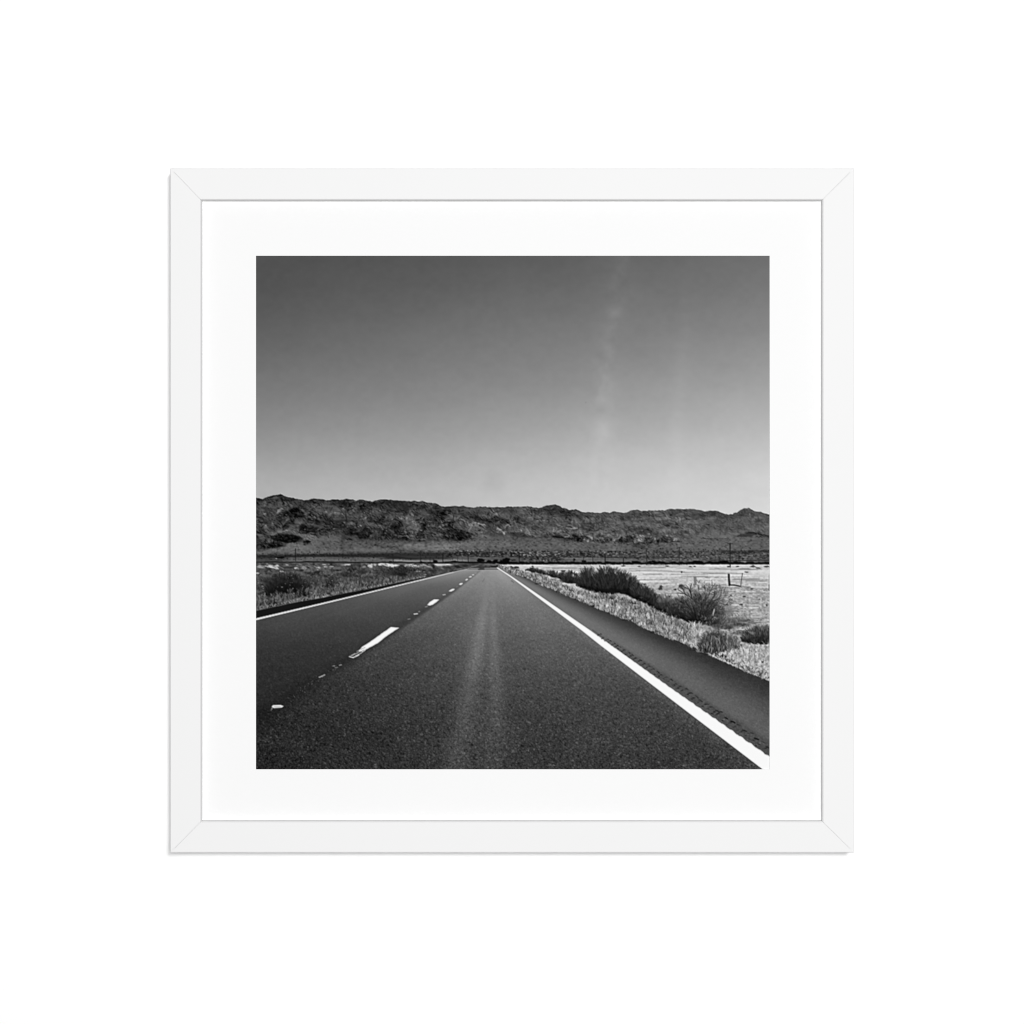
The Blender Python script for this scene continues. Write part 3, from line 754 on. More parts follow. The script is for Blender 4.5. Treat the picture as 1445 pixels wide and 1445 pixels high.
# left bushes
blob(404, 823, 31, 16, 58, .75, .35, .45)
bush(405, 825, 30, 15, 38, 22, 72, 420, 1.08)
blob(396, 830, 20, 9, 24, .75, .35, .45)
hedge([(372, 838), (378, 828), (386, 819), (396, 813), (408, 811), (418, 813), (426, 819), (432, 828), (437, 838)], [(372, 840), (386, 842), (400, 837), (416, 838), (437, 843)], 34, 16, 58, 420, 7)
blob(404, 829, 22, 8, 20, .8, .3, .4)
blob(384, 836, 10, 6, 20, .8, .3, .4)
blob(428, 835, 8, 5, 32, .7, .3, .4)
for q in ((368, 856, 8, 5, 34), (378, 853, 7, 4, 30), (386, 850, 6, 4, 28)):
    blob(*q[:4], q[4], .7, .2, .6)
blob(384, 834, 9, 5.5, 22, .8, .3, .4)
blob(425, 834, 9, 6, 34, .7, .3, .4)
bush(373, 819, 6, 4, 46, 35, 90, 40)
bush(467, 822, 11, 8, 46, 30, 90, 90)
blob(463, 827, 12, 3, 28, .7, .3, .4)
bush(441, 820, 10, 6, 66, 40, 110, 60)
bush(488, 811, 14, 4, 52, 40, 90, 70)
bush(512, 807, 10, 4, 55, 40, 95, 50)
bush(510, 822, 8, 5, 56, 40, 100, 60)
blob(514, 826, 4, 2, 26, .7)
bush(556, 808, 13, 6, 48, 30, 85, 120)
bush(568, 806, 9, 7.5, 38, 26, 75, 120)
blob(566, 811, 11, 3, 26, .75, .3, .4)
bush(543, 813, 6, 4, 60, 40, 100, 40)
blob(524, 822, 4, 2.4, 35, .75)
blob(425, 805, 4.5, 2, 36, .75)
blob(484, 828, 5, 3, 50, .7)
blob(383, 851, 6, 4, 32, .75)
blob(408, 849, 2.6, 2.2, 32, .75)
for u, v, ru, rv, val_ in ((611, 800, 3, 3.2, 38), (607, 805, 3.5, 1.6, 48), (632, 801.2, 7, 2.6, 55), (645, 800, 5, 2, 38), (655, 798.5, 6, 1.8, 45), (620, 804.5, 4, 1.2, 70)):
    blob(u, v, ru, rv, val_, .9, .4, .4)
# dry grass fringe along the left road edge
blades(420, 361, 560, lv(.70, 1.0), lambda u, v: 2.0 + (v - 800) * .09, (50, 150), .8, .45, .7)
blades(240, 361, 600, lv(.93, 1.0), lambda u, v: .8 + (v - 800) * .03, (95, 175), .8, .7, .7)
blades(90, 361, 440, lv(.55, .9), lambda u, v: 5, (20, 50), .8, .4, .6)
for _ in range(40):
    u = rng.uniform(361, 480)
    v = lv(.3, .95)(u, rng.uniform())
    blob(u, v, rng.uniform(.6, 1.1), rng.uniform(.5, .9), rng.uniform(150, 205), .7)

# (right) pale flat beyond the verge
RE = crop(0, 0, 1)([700, 798.5, 708, 803, 720, 808.6, 728, 811.6, 741, 815, 753, 820.7, 761.5, 825.3, 778, 830.7, 790.6, 837.3, 803, 841.9, 815.5, 846.4, 832, 854, 839.6, 857, 856.6, 863.9, 875, 872.5,
                    893, 877.6, 903, 883.8, 913, 888.6, 930, 895.3, 941.7, 900.7, 953, 903.6, 967, 909, 977.8, 915.6, 983.6, 919.4, 997.7, 923.1, 1010, 928.9, 1031.8, 938.5, 1056.7, 949.7, 1075, 957.2, 1087, 961.6])
rx, ry = [p[0] for p in RE], [p[1] for p in RE]
b5 = win(690, 794, 1087, 968)
x, y = XX[b5], YY[b5]
rtop = 796.9 + .5 * fbm(x, y * 0 + 500, 4, 9, 701, 3)
rbot = np.interp(x, rx, ry)
far = sstep(796, 845, y)
lv_ = np.interp(y, [797, 812, 824, 832, 860, 900, 960], [192, 200, 190, 168, 162, 160, 165])
streak = fbm(x, y, 46, 1.5, 702, 4)
fine = fbm(x, y, 2.6, 1.7, 703, 3)
fl = lv_ + 26 * streak * (1 - .55 * far) + (10 + 20 * far) * fine
fl -= 42 * sstep(.45, 1.0, fbm(x, y, 60, 1.3, 704, 3)) * (1 - .5 * far)
m5 = sstep(-.5, .5, y - rtop) * sstep(-.4, .4, rbot - y)
ink(b5, m5, np.clip(fl, 60, 232))
for u0, u1, v, val_, w_ in ((820, 1086, 802.3, 120, .8), (760, 850, 802.2, 120, .8), (880, 950, 806.0, 125, .8), (900, 958, 810.5, 125, .9), (870, 960, 818.2, 125, .9), (967, 1086, 803.6, 125, 1.0), (967, 1086, 809.3, 130, .8), (970, 1000, 814, 135, 1.0),
                            (1030, 1086, 817.5, 150, 2.0), (1050, 1086, 820, 140, 1.6), (990, 1030, 815, 135, 1.6), (905, 940, 797.8, 90, .8), (1040, 1060, 803, 105, .9), (1051, 1060, 807.3, 60, 1.2), (1030, 1060, 829, 100, 1.0)):
    for _ in range(3):
        a_, b_ = sorted(rng.uniform(u0, u1, 2))
        line([(a_, v + rng.uniform(-.3, .3)), (b_, v + rng.uniform(-.3, .3))], val_, w_, .6)
for u0, u1, v, w_ in ((850, 900, 801.4, 1.2), (900, 1000, 803.0, 1.0), (870, 960, 808.3, 1.6), (900, 960, 813.5, 2.2), (967, 1030, 804.8, 1.4), (967, 1086, 806.6, 1.6), (1000, 1086, 811.5, 1.8), (1040, 1086, 808.2, 1.2), (1060, 1086, 828.3, 1.2), (1040, 1066, 835.5, 1.6), (1030, 1049, 833.2, 1.4), (1033, 1044, 854, 1.8),
                      (1050, 1070, 858, 2.0), (940, 965, 839.4, 1.2), (1070, 1083, 822.8, 1.2), (905, 945, 820.4, 1.4), (890, 912, 821.0, 1.6)):
    line([(u0, v), ((u0 + u1) / 2, v + rng.uniform(-.4, .4)), (u1, v + rng.uniform(-.3, .3))], 222, w_, .7)
for u, v, ru, rv in ((974, 799.9, 3.2, .9), (980, 799.7, 2, .9), (1028, 800, 2, 1), (1041, 799.8, 2.6, .9), (1062, 799.5, 5, 1.5), (1082, 799.9, 4.5, 1.2), (1070, 801.8, 4, .8), (942, 799.2, 3, .9), (880, 798.8, 4, .8), (846, 799, 1.4, 1.0), (751, 799.4, 2.0, .9), (902, 799.4, 2.5, .6), (910, 824.6, 2.6, .8), (795, 806, 4, 1.0), (962, 807.5, 1.2, 1.2),
                      (1053.5, 807.4, 3.2, .9), (932, 830, 3.2, 3.6), (953, 832.3, 2.2, 1.4), (961, 828, 4.4, 3.4), (944.5, 842.5, 1.4, 1.2), (1046, 853.3, 2.4, 1.4), (1082, 854.4, 1.1, 2.0), (1072, 846, 1.2, 1.0), (1061, 831.5, 2.0, .9), (1032, 841, 2.2, .9), (1050, 842, 2.5, 1.0)):
    blob(u, v, ru * 1.2, rv * 1.2, 55, .85, .45, .35)
for _ in range(520):
    u = rng.uniform(960, 1087)
    v = rng.uniform(830, 900)
    l_ = rng.uniform(.6, 2.6)
    line([(u, v), (u + l_, v + rng.uniform(-.4, .4))], rng.choice([85, 105, 120, 200, 215]), .9, rng.uniform(.25, .6))
# fence posts and fallen rail
line([(1028.3, 811.2), (1029.3, 826)], 26, 2.9, 1, .4)
line([(1047.6, 809.3), (1045.4, 826.5)], 62, .9, .85, .35)
line([(1030, 825.6), (1036, 826), (1045, 827.6)], 34, 1.5, .95)
line([(1045, 827.6), (1056, 829.2)], 110, 1.2, .6)
line([(1031, 821.5), (1046, 821.5)], 110, .7, .6)
line([(1085.6, 812.5), (1085.6, 826)], 160, 2.2, .8)
line([(1085.8, 826), (1085.8, 833)], 22, 2.0, 1)
poly([(978.4, 813.6), (982.6, 813.6), (983.4, 826), (979.6, 826)], 122, .5, .9)

# verge on the right: tall dry grass, dark brush behind it
vb = crop(0, 0, 1)([700, 797, 720, 800.6, 735, 805, 747, 809, 765, 812, 790, 823, 815, 835, 840, 838, 868, 841, 900, 849, 930, 864, 960, 879, 985, 882, 1010, 890, 1040, 905, 1060, 910, 1087, 914])
vx, vy = [p[0] for p in vb], [p[1] for p in vb]


def rv_(lo, hi):
    return lambda u, q: np.interp(u, vx, vy) + (np.interp(u, rx, ry) - np.interp(u, vx, vy)) * (lo + (hi - lo) * q)


vt = np.interp(x, vx, vy) + 2.0 * fbm(x, y, 5, 5, 711, 3)
gz = np.clip((x - 700) / 300, 0, 1)
gv = np.interp(x, [700, 760, 860, 950, 1087], [140, 158, 140, 142, 158]) + 28 * fbm(x, y, 3.2, 4.0, 712, 3) + 22 * fbm(x, y, 14, 7, 713, 2)
ink(b5, sstep(-.9, .9, y - vt) * sstep(-.5, .5, rbot - y + .9 * fbm(x, y, 3.5, 3, 714, 2)), np.clip(gv, 50, 225))
line([(703, 799.5), (715, 804.8), (722, 808.8)], 70, 1.2, .6)
for q in ((725, 801.6, 4.4, 2.2, 45), (729.5, 800.8, 4, 2.2, 42), (721, 800, 2.4, 1.2, 40), (728.5, 808.4, 2.4, 1.2, 70), (741, 813.8, 2.6, 1.0, 80)):
    blob(*q[:4], q[4], .85, .4, .4)
hedge([(741, 804.5), (750, 802.4), (758, 803.4), (766, 806.4), (774, 807), (784, 808.4), (790, 811), (794, 813)], [(741, 806), (758, 809.4), (775, 814), (794, 817.5)], 44, 22, 84, 260, 4)
hedge([(786, 814), (790, 811.5), (798, 808.6), (806, 808), (812, 811), (816, 816), (819, 820)], [(786, 817), (793, 820), (800, 823.5), (812, 823.5), (819, 822)], 40, 20, 74, 300, 5)
for q in ((795, 820.5, 8, 3.2, 62, .7), (790, 819.5, 6, 2.4, 84, .5), (783, 818, 7, 2.2, 70, .5)):
    blob(*q[:5], q[5], .35, .5)
hedge([(813, 826), (817, 819), (821, 811), (824, 805.5), (828, 803.2), (833, 803.4), (836, 808), (841, 812), (845, 815), (850, 817)], [(813, 828), (822, 831), (836, 834), (850, 838)], 35, 18, 76, 520, 8)
hedge([(838, 818), (843, 813), (848, 804.6), (852, 802.6), (857, 802.6), (862, 804.4), (868, 804), (871, 809), (880, 811), (888, 814.4), (895, 819), (899, 826), (902, 832)], [(838, 836), (846, 838), (856, 838.6), (868, 837), (880, 838), (893, 842), (902, 844)], 34, 16, 72, 1000, 8)
hedge([(890, 832), (898, 826), (905, 826), (913, 828), (918, 833), (926, 841), (934, 847), (942, 853), (949, 859), (954, 864)], [(890, 842), (902, 848.6), (912, 853), (922, 859.6), (932, 864), (944, 869), (954, 871)], 36, 18, 84, 560, 6)
hedge([(928, 846), (934, 842), (942, 841.5), (950, 847), (955, 856)], [(928, 852), (942, 857), (955, 864)], 88, 50, 140, 120, 6)
blob(858, 834, 22, 4, 20, .75, .3, .45)
blob(830, 831, 9, 3.4, 22, .75, .3, .45)
blob(903, 845, 12, 5, 20, .8, .3, .45)
blob(936, 863, 9, 4, 22, .75, .3, .45)
# big bare shrub with forked stems
blob(1012, 848, 23, 22, 108, .5, .2, .6)
blob(984, 846, 22, 20, 92, .55, .2, .6)
hedge([(941, 862), (946, 852), (952, 847), (960, 845.4), (968, 848), (976, 852), (984, 858)], [(941, 868), (952, 872), (966, 877), (984, 880)], 46, 20, 92, 460, 7)
for q in ((950, 861, 9, 6, 40, .6), (962, 858, 10, 9, 38, .65), (972, 866, 12, 9, 30, .7)):
    blob(*q[:5], q[5], .3, .5)
hedge([(968, 862), (976, 846), (984, 838), (992, 842), (1000, 848), (1008, 852), (1016, 860), (1022, 868)], [(968, 878), (984, 880), (1004, 882), (1022, 884)], 48, 20, 104, 520, 8)
blob(1032, 881, 36, 11, 82, .62, .3, .55)
blob(1024, 868, 18, 12, 92, .5, .3, .55)
blob(1020, 884, 22, 6, 58, .55, .3, .55)
blob(985, 869, 20, 8, 28, .8, .25, .5)
blob(960, 868, 10, 5, 30, .7, .25, .5)
blob(1001, 874, 16, 5, 46, .6, .3, .45)
for _ in range(520):
    th = rng.uniform(-1.15, 1.15)
    r_ = rng.uniform(.35, 1.02)
    u, v = 988 + math.sin(th) * 46 * r_ + 4, 874 - math.cos(th) * 52 * r_
    L_ = rng.uniform(2, 5.5)
    d_ = th + rng.normal(0, .35)
    line([(u, v), (u + math.sin(d_) * L_, v - math.cos(d_) * L_)], rng.choice([26, 34, 45, 60, 80, 105, 140]), .6, rng.uniform(.25, .6), .4)


def twig(u, v, ang, L, w, val, depth):
    e = (u + math.sin(ang) * L, v - math.cos(ang) * L)
    m_ = (u + math.sin(ang + rng.normal(0, .12)) * L * .5, v - math.cos(ang) * L * .5)
    line([(u, v), m_, e], val, w, .8)
    if depth:
        for _ in range(3 if depth > 1 else 2):
            f_ = rng.uniform(.35, 1)
            twig(u + (e[0] - u) * f_, v + (e[1] - v) * f_, ang + rng.normal(0, .5), L * rng.uniform(.35, .6), max(w * .65, .5), val + rng.uniform(0, 26), depth - 1)


for ang_, L_ in ((-.75, 30), (-.5, 36), (-.3, 42), (-.12, 44), (.1, 38), (.3, 45), (.45, 48), (.62, 46), (.85, 38), (-1.0, 24), (1.05, 30)):
    twig(985 + 8 * ang_, 874, ang_ + rng.normal(0, .05), L_ * rng.uniform(.62, .8), 1.15, rng.uniform(22, 44), 3)
for _ in range(130):
    u, v = rng.normal(992, 22), rng.normal(855, 13)
    line([(u, v), (u + rng.normal(0, 1.2), v - rng.uniform(1, 3.5))], rng.uniform(85, 165), .7, rng.uniform(.2, .5))
line([(1008, 860), (1006.5, 866), (1006, 869)], 205, 1.1, .9)
for a_ in (-.6, .1, .7, 1.1):
    line([(1008, 871), (1008 + 6 * math.sin(a_), 871 + 4 * math.cos(a_))], 150, .8, .6)
# dark litter behind the fringe on the right
for q in ((1000, 880, 20, 5, 60, .55), (1030, 878, 15, 5, 70, .6), (1042, 881, 12, 4, 52, .7), (1053, 876, 10, 2.6, 70, .6), (1063, 879, 9, 2.0, 80, .6), (1028, 886, 6, 3.4, 48, .65), (1015, 884, 8, 4, 62, .6), (1044, 893, 8, 5, 66, .6), (1054, 895, 5, 4, 56, .6), (1036, 894, 5, 4, 90, .5)):
    blob(*q[:5], q[5], .3, .5)
for _ in range(420):
    u, v = rng.uniform(990, 1062), rng.uniform(868, 900)
    l_ = rng.uniform(1.0, 3.4)
    line([(u, v), (u + rng.normal(0, 1.1), v - l_)], rng.choice([45, 60, 80, 110, 150, 185]), .8, rng.uniform(.2, .45))
line([(1042, 888), (1048, 888.7), (1053, 888.4)], 205, 1.4, .8)
hedge([(1046, 902), (1052, 894), (1060, 890), (1070, 886), (1080, 885), (1090, 886), (1096, 887)], [(1046, 906), (1060, 909), (1076, 912), (1096, 914)], 50, 22, 112, 560, 7)
for _ in range(120):
    u, v = rng.uniform(1048, 1087), rng.uniform(893, 911)
    line([(u, v), (u + rng.normal(0, 1), v - rng.uniform(2, 5))], rng.choice([22, 30, 40, 90, 120]), .7, rng.uniform(.3, .65))
blob(1068, 901, 15, 6, 26, .5, .15, .6)
blob(1082, 899, 8, 6, 26, .45, .15, .6)
blob(1060, 893, 6, 3.4, 118, .8, .3, .4)
blob(1081, 886.6, 9, 3.4, 96, .65, .3, .4)
# the fringe itself
blades(560, 703, 790, rv_(.05, .99), lambda u, v: 1.4 + (u - 700) * .03, (90, 228), .8, .4, .75)
blades(240, 703, 800, rv_(.1, 1.0), lambda u, v: 1.2 + (u - 700) * .02, (50, 105), .8, .5, .6)
blades(1500, 780, 985, rv_(.08, .99), lambda u, v: 4.2 + (u - 780) * .022, (70, 222), .85, .32, .75)
blades(620, 780, 985, rv_(.1, .98), lambda u, v: 3.6 + (u - 780) * .018, (30, 85), .8, .35, .65)
blades(340, 790, 985, rv_(.45, .98), lambda u, v: 5.5, (165, 238), .85, .3, .8)
for q in ((840, 843, 3.4, 1.6, 40), (864, 844, 6.5, 2.4, 36), (877, 846, 4.6, 2.2, 30), (889, 851, 6, 1.8, 40), (895, 852, 5, 1.8, 28), (883, 872.6, 2.4, 3.0, 28), (890, 875.5, 3.0, 1.6, 38), (921, 880, 7, 3.2, 74), (816, 838, 3, 2.0, 85), (835.5, 851.6, 2.6, 3.2, 40), (823, 848, 2.0, 1.4, 60), (797, 836.5, 1.6, 1.4, 50), (953, 893, 5, 4.5, 95), (905, 843.4, 3, 2, 60)):
    blob(*q[:4], q[4], .8, .35, .45)
blades(120, 975, 990, rv_(.0, .97), lambda u, v: 7, (130, 238), .9, .3, .8)
hedge([(986, 908), (992, 900), (1000, 893), (1010, 891), (1020, 894), (1030, 898), (1040, 906), (1046, 914)], [(986, 920), (998, 923), (1012, 922), (1028, 920), (1046, 921)], 66, 28, 120, 420, 8)
bush(1008, 906, 21, 14, 62, 26, 112, 320, 1.1, ang=.8, a=.9)
blob(997, 915, 8, 7.5, 26, .8, .3, .4)
blob(1012, 911, 15, 7, 40, .65, .25, .45)
bush(1030, 911, 10, 9, 88, 40, 150, 140, 1.1, ang=.8)
blob(1036, 918, 7, 3, 46, .6, .3, .45)
blades(220, 990, 1040, lambda u, q: 900 + 22 * q, lambda u, v: 7, (40, 170), .8, .3, .6)
blob(1021, 895.5, 2.2, 2.6, 170, .6)
for _ in range(150):
    u = rng.uniform(730, 985)
    v = rv_(.0, .95)(u, rng.uniform())
    g_ = 1 + (u - 730) / 200
    blob(u, v, rng.uniform(1.6, 3.6) * g_, rng.uniform(1, 2.2) * g_, rng.choice([80, 95, 110, 120]), rng.uniform(.25, .5), .1, .7)
for _ in range(70):
    u = rng.uniform(760, 985)
    v = rv_(.05, .9)(u, rng.uniform())
    blob(u, v, rng.uniform(1.5, 4) * (1 + (u - 760) / 260), rng.uniform(1, 2.4) * (1 + (u - 760) / 260), rng.choice([62, 75, 88, 190, 205]), rng.uniform(.25, .5), .2, .5)
blades(700, 770, 985, rv_(.1, .99), lambda u, v: 3.4 + (u - 780) * .018, (60, 225), .65, .4, .6)
# gravelly pale grass in the near right corner
b6 = win(985, 900, 1087, 966)
x6, y6 = XX[b6], YY[b6]
edge6 = np.interp(x6, [985, 1000, 1020, 1040, 1055, 1087], [925, 923, 921, 916, 911, 909])
peb = fbm(x6, y6, 2.6, 2.3, 721, 3)
ink(b6, sstep(-2, 2, y6 - edge6 + 3 * peb) * sstep(-.3, .3, np.interp(x6, rx, ry) - y6) * .92, np.clip(182 + 46 * peb - 60 * sstep(.35, .9, fbm(x6, y6, 3.2, 2.4, 722, 3)), 40, 240))
blades(360, 1020, 1087, lambda u, q: np.interp(u, [1020, 1040, 1055, 1087], [922, 916, 913, 912]) + 26 * q, lambda u, v: 6, (95, 232), .9, .45, .65)
blades(90, 998, 1087, rv_(.8, .99), lambda u, v: 3, (30, 90), .9, .5, .7)
blob(1019.5, 925, 1.6, 3.4, 30, .85)
blob(1038, 937, 5, 1.4, 60, .7)
blob(1064, 949.4, 5, 1.6, 70, .7)
blob(1071, 953, 3, 1.6, 60, .7)
blob(1076, 934.6, 2.2, 1.6, 50, .75)
line([(998, 922.4), (1010, 927.8), (1032, 937.6), (1057, 948.8), (1086, 960.4)], 205, 1.6, .7)

# ---- the road
b7 = win(361, 798, 1087, 1087)
x, y = XX[b7], YY[b7]
VPU, VPV = 695.0, 795.2
lat = (x - VPU) / np.maximum(y - VPV, 1.0)            # constant along the road
s = np.maximum(y - VPV, 1.0)
ltop = np.interp(x, lx, ly)
rtop = np.interp(x, rx, ry)
edge = np.where(x < 690, ltop, rtop)
edge = np.where((x > 662) & (x < 701), 802.6 + 0 * x, edge)
mroad = sstep(-.4, .4, y - edge - .5 * fbm(x, y, 3, 3, 731, 2) * (x > 700))
# lane tones by distance down the sheet
vr = np.interp(y, [803, 812, 825, 850, 880, 910, 950, 1000, 1050, 1086], [152, 146, 132, 113, 100, 88, 76, 66, 61, 58])
vl = np.interp(y, [803, 812, 825, 850, 880, 910, 950, 1000, 1086], [140, 124, 102, 80, 66, 56, 49, 43, 37])
seam = np.interp(y, [803, 807, 836, 862, 900, 975, 1010, 1086], [680, 677, 641, 604, 549, 442, 392, 290])
side = sstep(-1, 1, (x - seam) / (1.5 + s * .035 + np.clip(s - 90, 0, 300) * .16))
rv2 = vl * (1 - side) + vr * side
rv2 -= 21 * side * (1 - sstep(-1.7, -.3, lat)) * sstep(825, 930, y)
rv2 += 17 * np.exp(-((np.minimum(lat, 1.31) - 1.31) / .085) ** 2) * (lat < 1.34) * sstep(840, 900, y)
rv2 -= .6 * (10 + 14 * np.exp(-s / 40)) * np.exp(-((x - seam + s * .11) / (1.2 + s * .10)) ** 2)
# broad worn wheel tracks and sheen
rv2 += 9 * np.exp(-((lat + 3.6) / .9) ** 2) * np.exp(-s / 60) - 5 * np.exp(-((lat + 4.6) / .6) ** 2) * np.exp(-s / 80)
rv2 += 6 * np.exp(-((lat - .75) / .35) ** 2) * np.exp(-s / 120)
rv2 -= 5 * np.exp(-((lat + .75) / .4) ** 2) * side
rv2 += sstep(-.1, 1.1, lat) * (1 - sstep(1.18, 1.26, lat)) * 3
c1 = np.interp(y, [810, 850, 900, 950, 1000, 1086], [689, 684.5, 676, 667, 657, 643])
c2 = np.interp(y, [810, 850, 900, 950, 1000, 1086], [695, 696, 697, 699, 700, 697])
w1 = np.interp(y, [810, 850, 950, 1086], [2.0, 5.0, 13, 22])
w2 = np.interp(y, [810, 850, 950, 1086], [1.6, 4.4, 9, 16])
amp = np.interp(y, [812, 845, 870, 920, 1000, 1086], [0, 8, 17, 23, 18, 13])
rv2 += amp * np.exp(-((x - c1) / w1) ** 2) + .8 * amp * np.exp(-((x - c2) / w2) ** 2)
rv2 += .25 * amp * np.exp(-((x - 680) / (w1 * 2.6)) ** 2)
# shoulder right of the edge line: pale by the line, dark by the grass
sh = sstep(1.34, 1.40, lat)
shp = np.clip((lat - 1.62) / .72, 0, 1.15)
vs_n = np.interp(y, [805, 840, 900, 960, 1000, 1086], [122, 114, 108, 102, 100, 94])
vs_f = np.interp(y, [805, 840, 900, 960, 1086], [82, 62, 50, 50, 48])
shv = vs_n * (1 - sstep(0, 1, shp)) + vs_f * sstep(0, 1, shp)
rv2 = rv2 * (1 - sh) + shv * sh
# near-black left shoulder
lsh = sstep(0, 1.0, (873.6 - .2385 * (x - 361)) - y)
rv2 = rv2 * (1 - lsh) + np.interp(x, [361, 520, 640], [21, 22, 44]) * lsh
# aggregate grain, growing towards the viewer
grain = rng.normal(0, 1, x.shape).astype(np.float32)
g1 = (grain + np.roll(grain, 1, 0) + np.roll(grain, 1, 1) + np.roll(np.roll(grain, 1, 0), 1, 1)) / 2
g2 = fbm(x, y, 2.6, 2.2, 741, 2)
gs = np.interp(s, [0, 40, 90, 150, 210, 290], [1.0, 2.0, 3.6, 5.4, 6.8, 8.4])
gs = gs * np.where(lat > 1.3, .45, 1) * (.55 + .45 * side) * (1 - .8 * lsh)
rv2 += gs * (1.15 * g1 + .95 * g2) + .55 * gs * np.maximum(g1 - 1.4, 0) * 4
rv2 += 2.4 * fbm(x, y, 50, 18, 742, 3) + 1.2 * fbm(lat * 60, y * .25, 14, 8, 743, 2) * sstep(20, 60, s)
fl1 = grid_noise(x, y, 2.3, 2.0, 751) + .55 * g2
fl2 = grid_noise(x, y, 3.4, 2.8, 753) + .4 * g2
fk = np.interp(s, [0, 60, 120, 200, 290], [0, .1, .32, .58, .78]) * np.where(lat > 1.3, .3, 1) * (.5 + .5 * side) * (1 - lsh)
rv2 += fk * (30 * sstep(.72, 1.25, fl1) + 20 * sstep(.7, 1.2, fl2) - 20 * sstep(.62, 1.15, -fl1) - 10 * sstep(.6, 1.1, -fl2))
rv2 -= np.interp(s, [0, 120, 200, 290], [0, 0, 3, 6])
# darker ground chewed up between the edge line and the rumble bites
rv2 -= (26 + 12 * fbm(x, y, 2.4, 1.6, 755, 2)) * sstep(1.42, 1.46, lat) * (1 - sstep(1.53, 1.60, lat)) * sstep(842, 880, x) * .6
ink(b7, mroad, np.clip(rv2, 12, 235))
mfull = np.zeros_like(IMG)
mfull[b7] = mroad
for i_ in range(620):
    u = rng.uniform(715, 1086)
    v = float(np.interp(u, rx, ry)) + rng.uniform(-.6, .9) * (1 + (u - 715) / 420)
    h_ = rng.uniform(1, 3.2) * (1 + (u - 715) / 500)
    le = rng.normal(0, .6)
    line([(u, v), (u + le * h_, v - h_)], rng.choice([35, 50, 95, 140, 180, 205]), .8, rng.uniform(.3, .75))
for u, ru in ((741, 3), (758, 4), (786, 3), (812, 3), (836, 3.6), (858, 4), (883, 6), (921, 7), (978, 6), (994, 7)):
    blob(u, float(np.interp(u, rx, ry)) + .3, ru, ru * .42, 32, .8, .3, .6)
# thin tar stains
line([(683.5, 817.0), (681.5, 820), (680.6, 821.2)], 112, 1.4, .6)
line([(721.5, 819.8), (724.5, 822)], 96, 1.6, .6)
# crest of the road, shimmering
for u0, u1, v, val_, w_, a_ in ((656, 702, 804.9, 172, .9, .75), (655, 676, 803.8, 70, .8, .7), (675, 683, 803.6, 30, 1.5, .95), (683, 702, 803.7, 62, 1.0, .85), (664, 676, 802.4, 140, 1.2, .8), (684, 702, 802.2, 145, 1.2, .8), (676, 682, 801.8, 60, 1.0, .8)):
    line([(u0, v), (u1, v)], val_, w_, a_)
poly([(655, 800.5), (676, 795.8), (703, 796), (703, 800.6), (690, 799.6), (676, 801)], 78, 1.2, .9, .8, 5, 22)
line([(640, 804.6), (656, 801.2), (676, 798.2)], 140, 1.0, .6)
line([(644, 802.5), (664, 799.2)], 48, 1.4, .7)
line([(684, 797), (702, 797.2)], 120, 1.2, .6)
blob(678, 799, 6, 2.8, 58, .8)
blob(697, 799.8, 8, 1.3, 36, .9)
blob(702, 797.8, 3, 1.2, 40, .8)

# painted lines
ex_ = np.array([355, 480, 600, 640, 662])
ec_ = np.array([875.6, 846.1, 817.4, 807.7, 802.6])
for i in range(4):
    wv_ = [2.7, 1.7, 1.1, .8][i]
    nxt = [1.7, 1.1, .8, .5][i]
    n_ = 24
    for j in range(n_):
        a_, b_ = j / n_, (j + 1) / n_
        line([(ex_[i] + (ex_[i + 1] - ex_[i]) * a_, ec_[i] + (ec_[i + 1] - ec_[i]) * a_), (ex_[i] + (ex_[i + 1] - ex_[i]) * b_, ec_[i] + (ec_[i + 1] - ec_[i]) * b_)],
             [252, 244, 225, 175][i], wv_ + (nxt - wv_) * a_, 1.0, .4)
left = [(700.6, 801.3), (720, 814.4), (820.9, 890), (847, 910.8), (924.2, 970), (1075.6, 1085.6), (1078, 1088)]
right = [(702.4, 801.3), (720.8, 812.9), (833, 890), (847, 899.9), (945, 970), (1088, 1069.5)]
wavy = []
for (ax, ay), (bx, by) in zip(right[:-1], right[1:]):
    n_ = max(int(abs(bx - ax) / 1.2), 1)
    for j in range(n_):
        q = j / n_
        u, v = ax + (bx - ax) * q, ay + (by - ay) * q
        k_ = np.clip((u - 840) / 240, 0, 1)
        wavy.append((u, v + k_ * 1.9 * abs(math.sin(u / (1.9 + 1.1 * k_))) - .9 * k_ - .25 * k_ * rng.normal()))
poly(left[::-1] + wavy + [(1090, 1072), (1090, 1090)], 252, .5)
D = crop(360, 780, 5.898)
poly(D([1128, 620, 1197, 626, 1100, 690, 1020, 755, 985, 772, 925, 806, 888, 826, 858, 822, 890, 785, 960, 740]), 250, .45, 1, .22, 9)
for q, w_, t_ in (([786, 868, 815, 874, 862, 852], 1.5, 235), ([800, 860, 850, 836, 880, 818], .9, 225), ([835, 862, 878, 838, 915, 812], 1.0, 235), ([845, 824, 890, 800], .8, 215), ([776, 868, 830, 838], .6, 170), ([820, 872, 850, 862], .7, 190)):
    line(D(q), t_, w_, .85, .4)
line(D([862, 834, 905, 812]), 70, .7, .7)
line(D([880, 806, 915, 790]), 90, .6, .6)
line([(470, 940.2), (472, 939.6)], 165, 1.2, .8)
line([(473, 942.6), (476, 942)], 150, 1.2, .7)
line([(478.5, 939.2), (481.5, 938.4)], 180, 1.2, .8)
line([(450, 956), (454, 954.6), (458, 952.6)], 185, 1.5, .85)
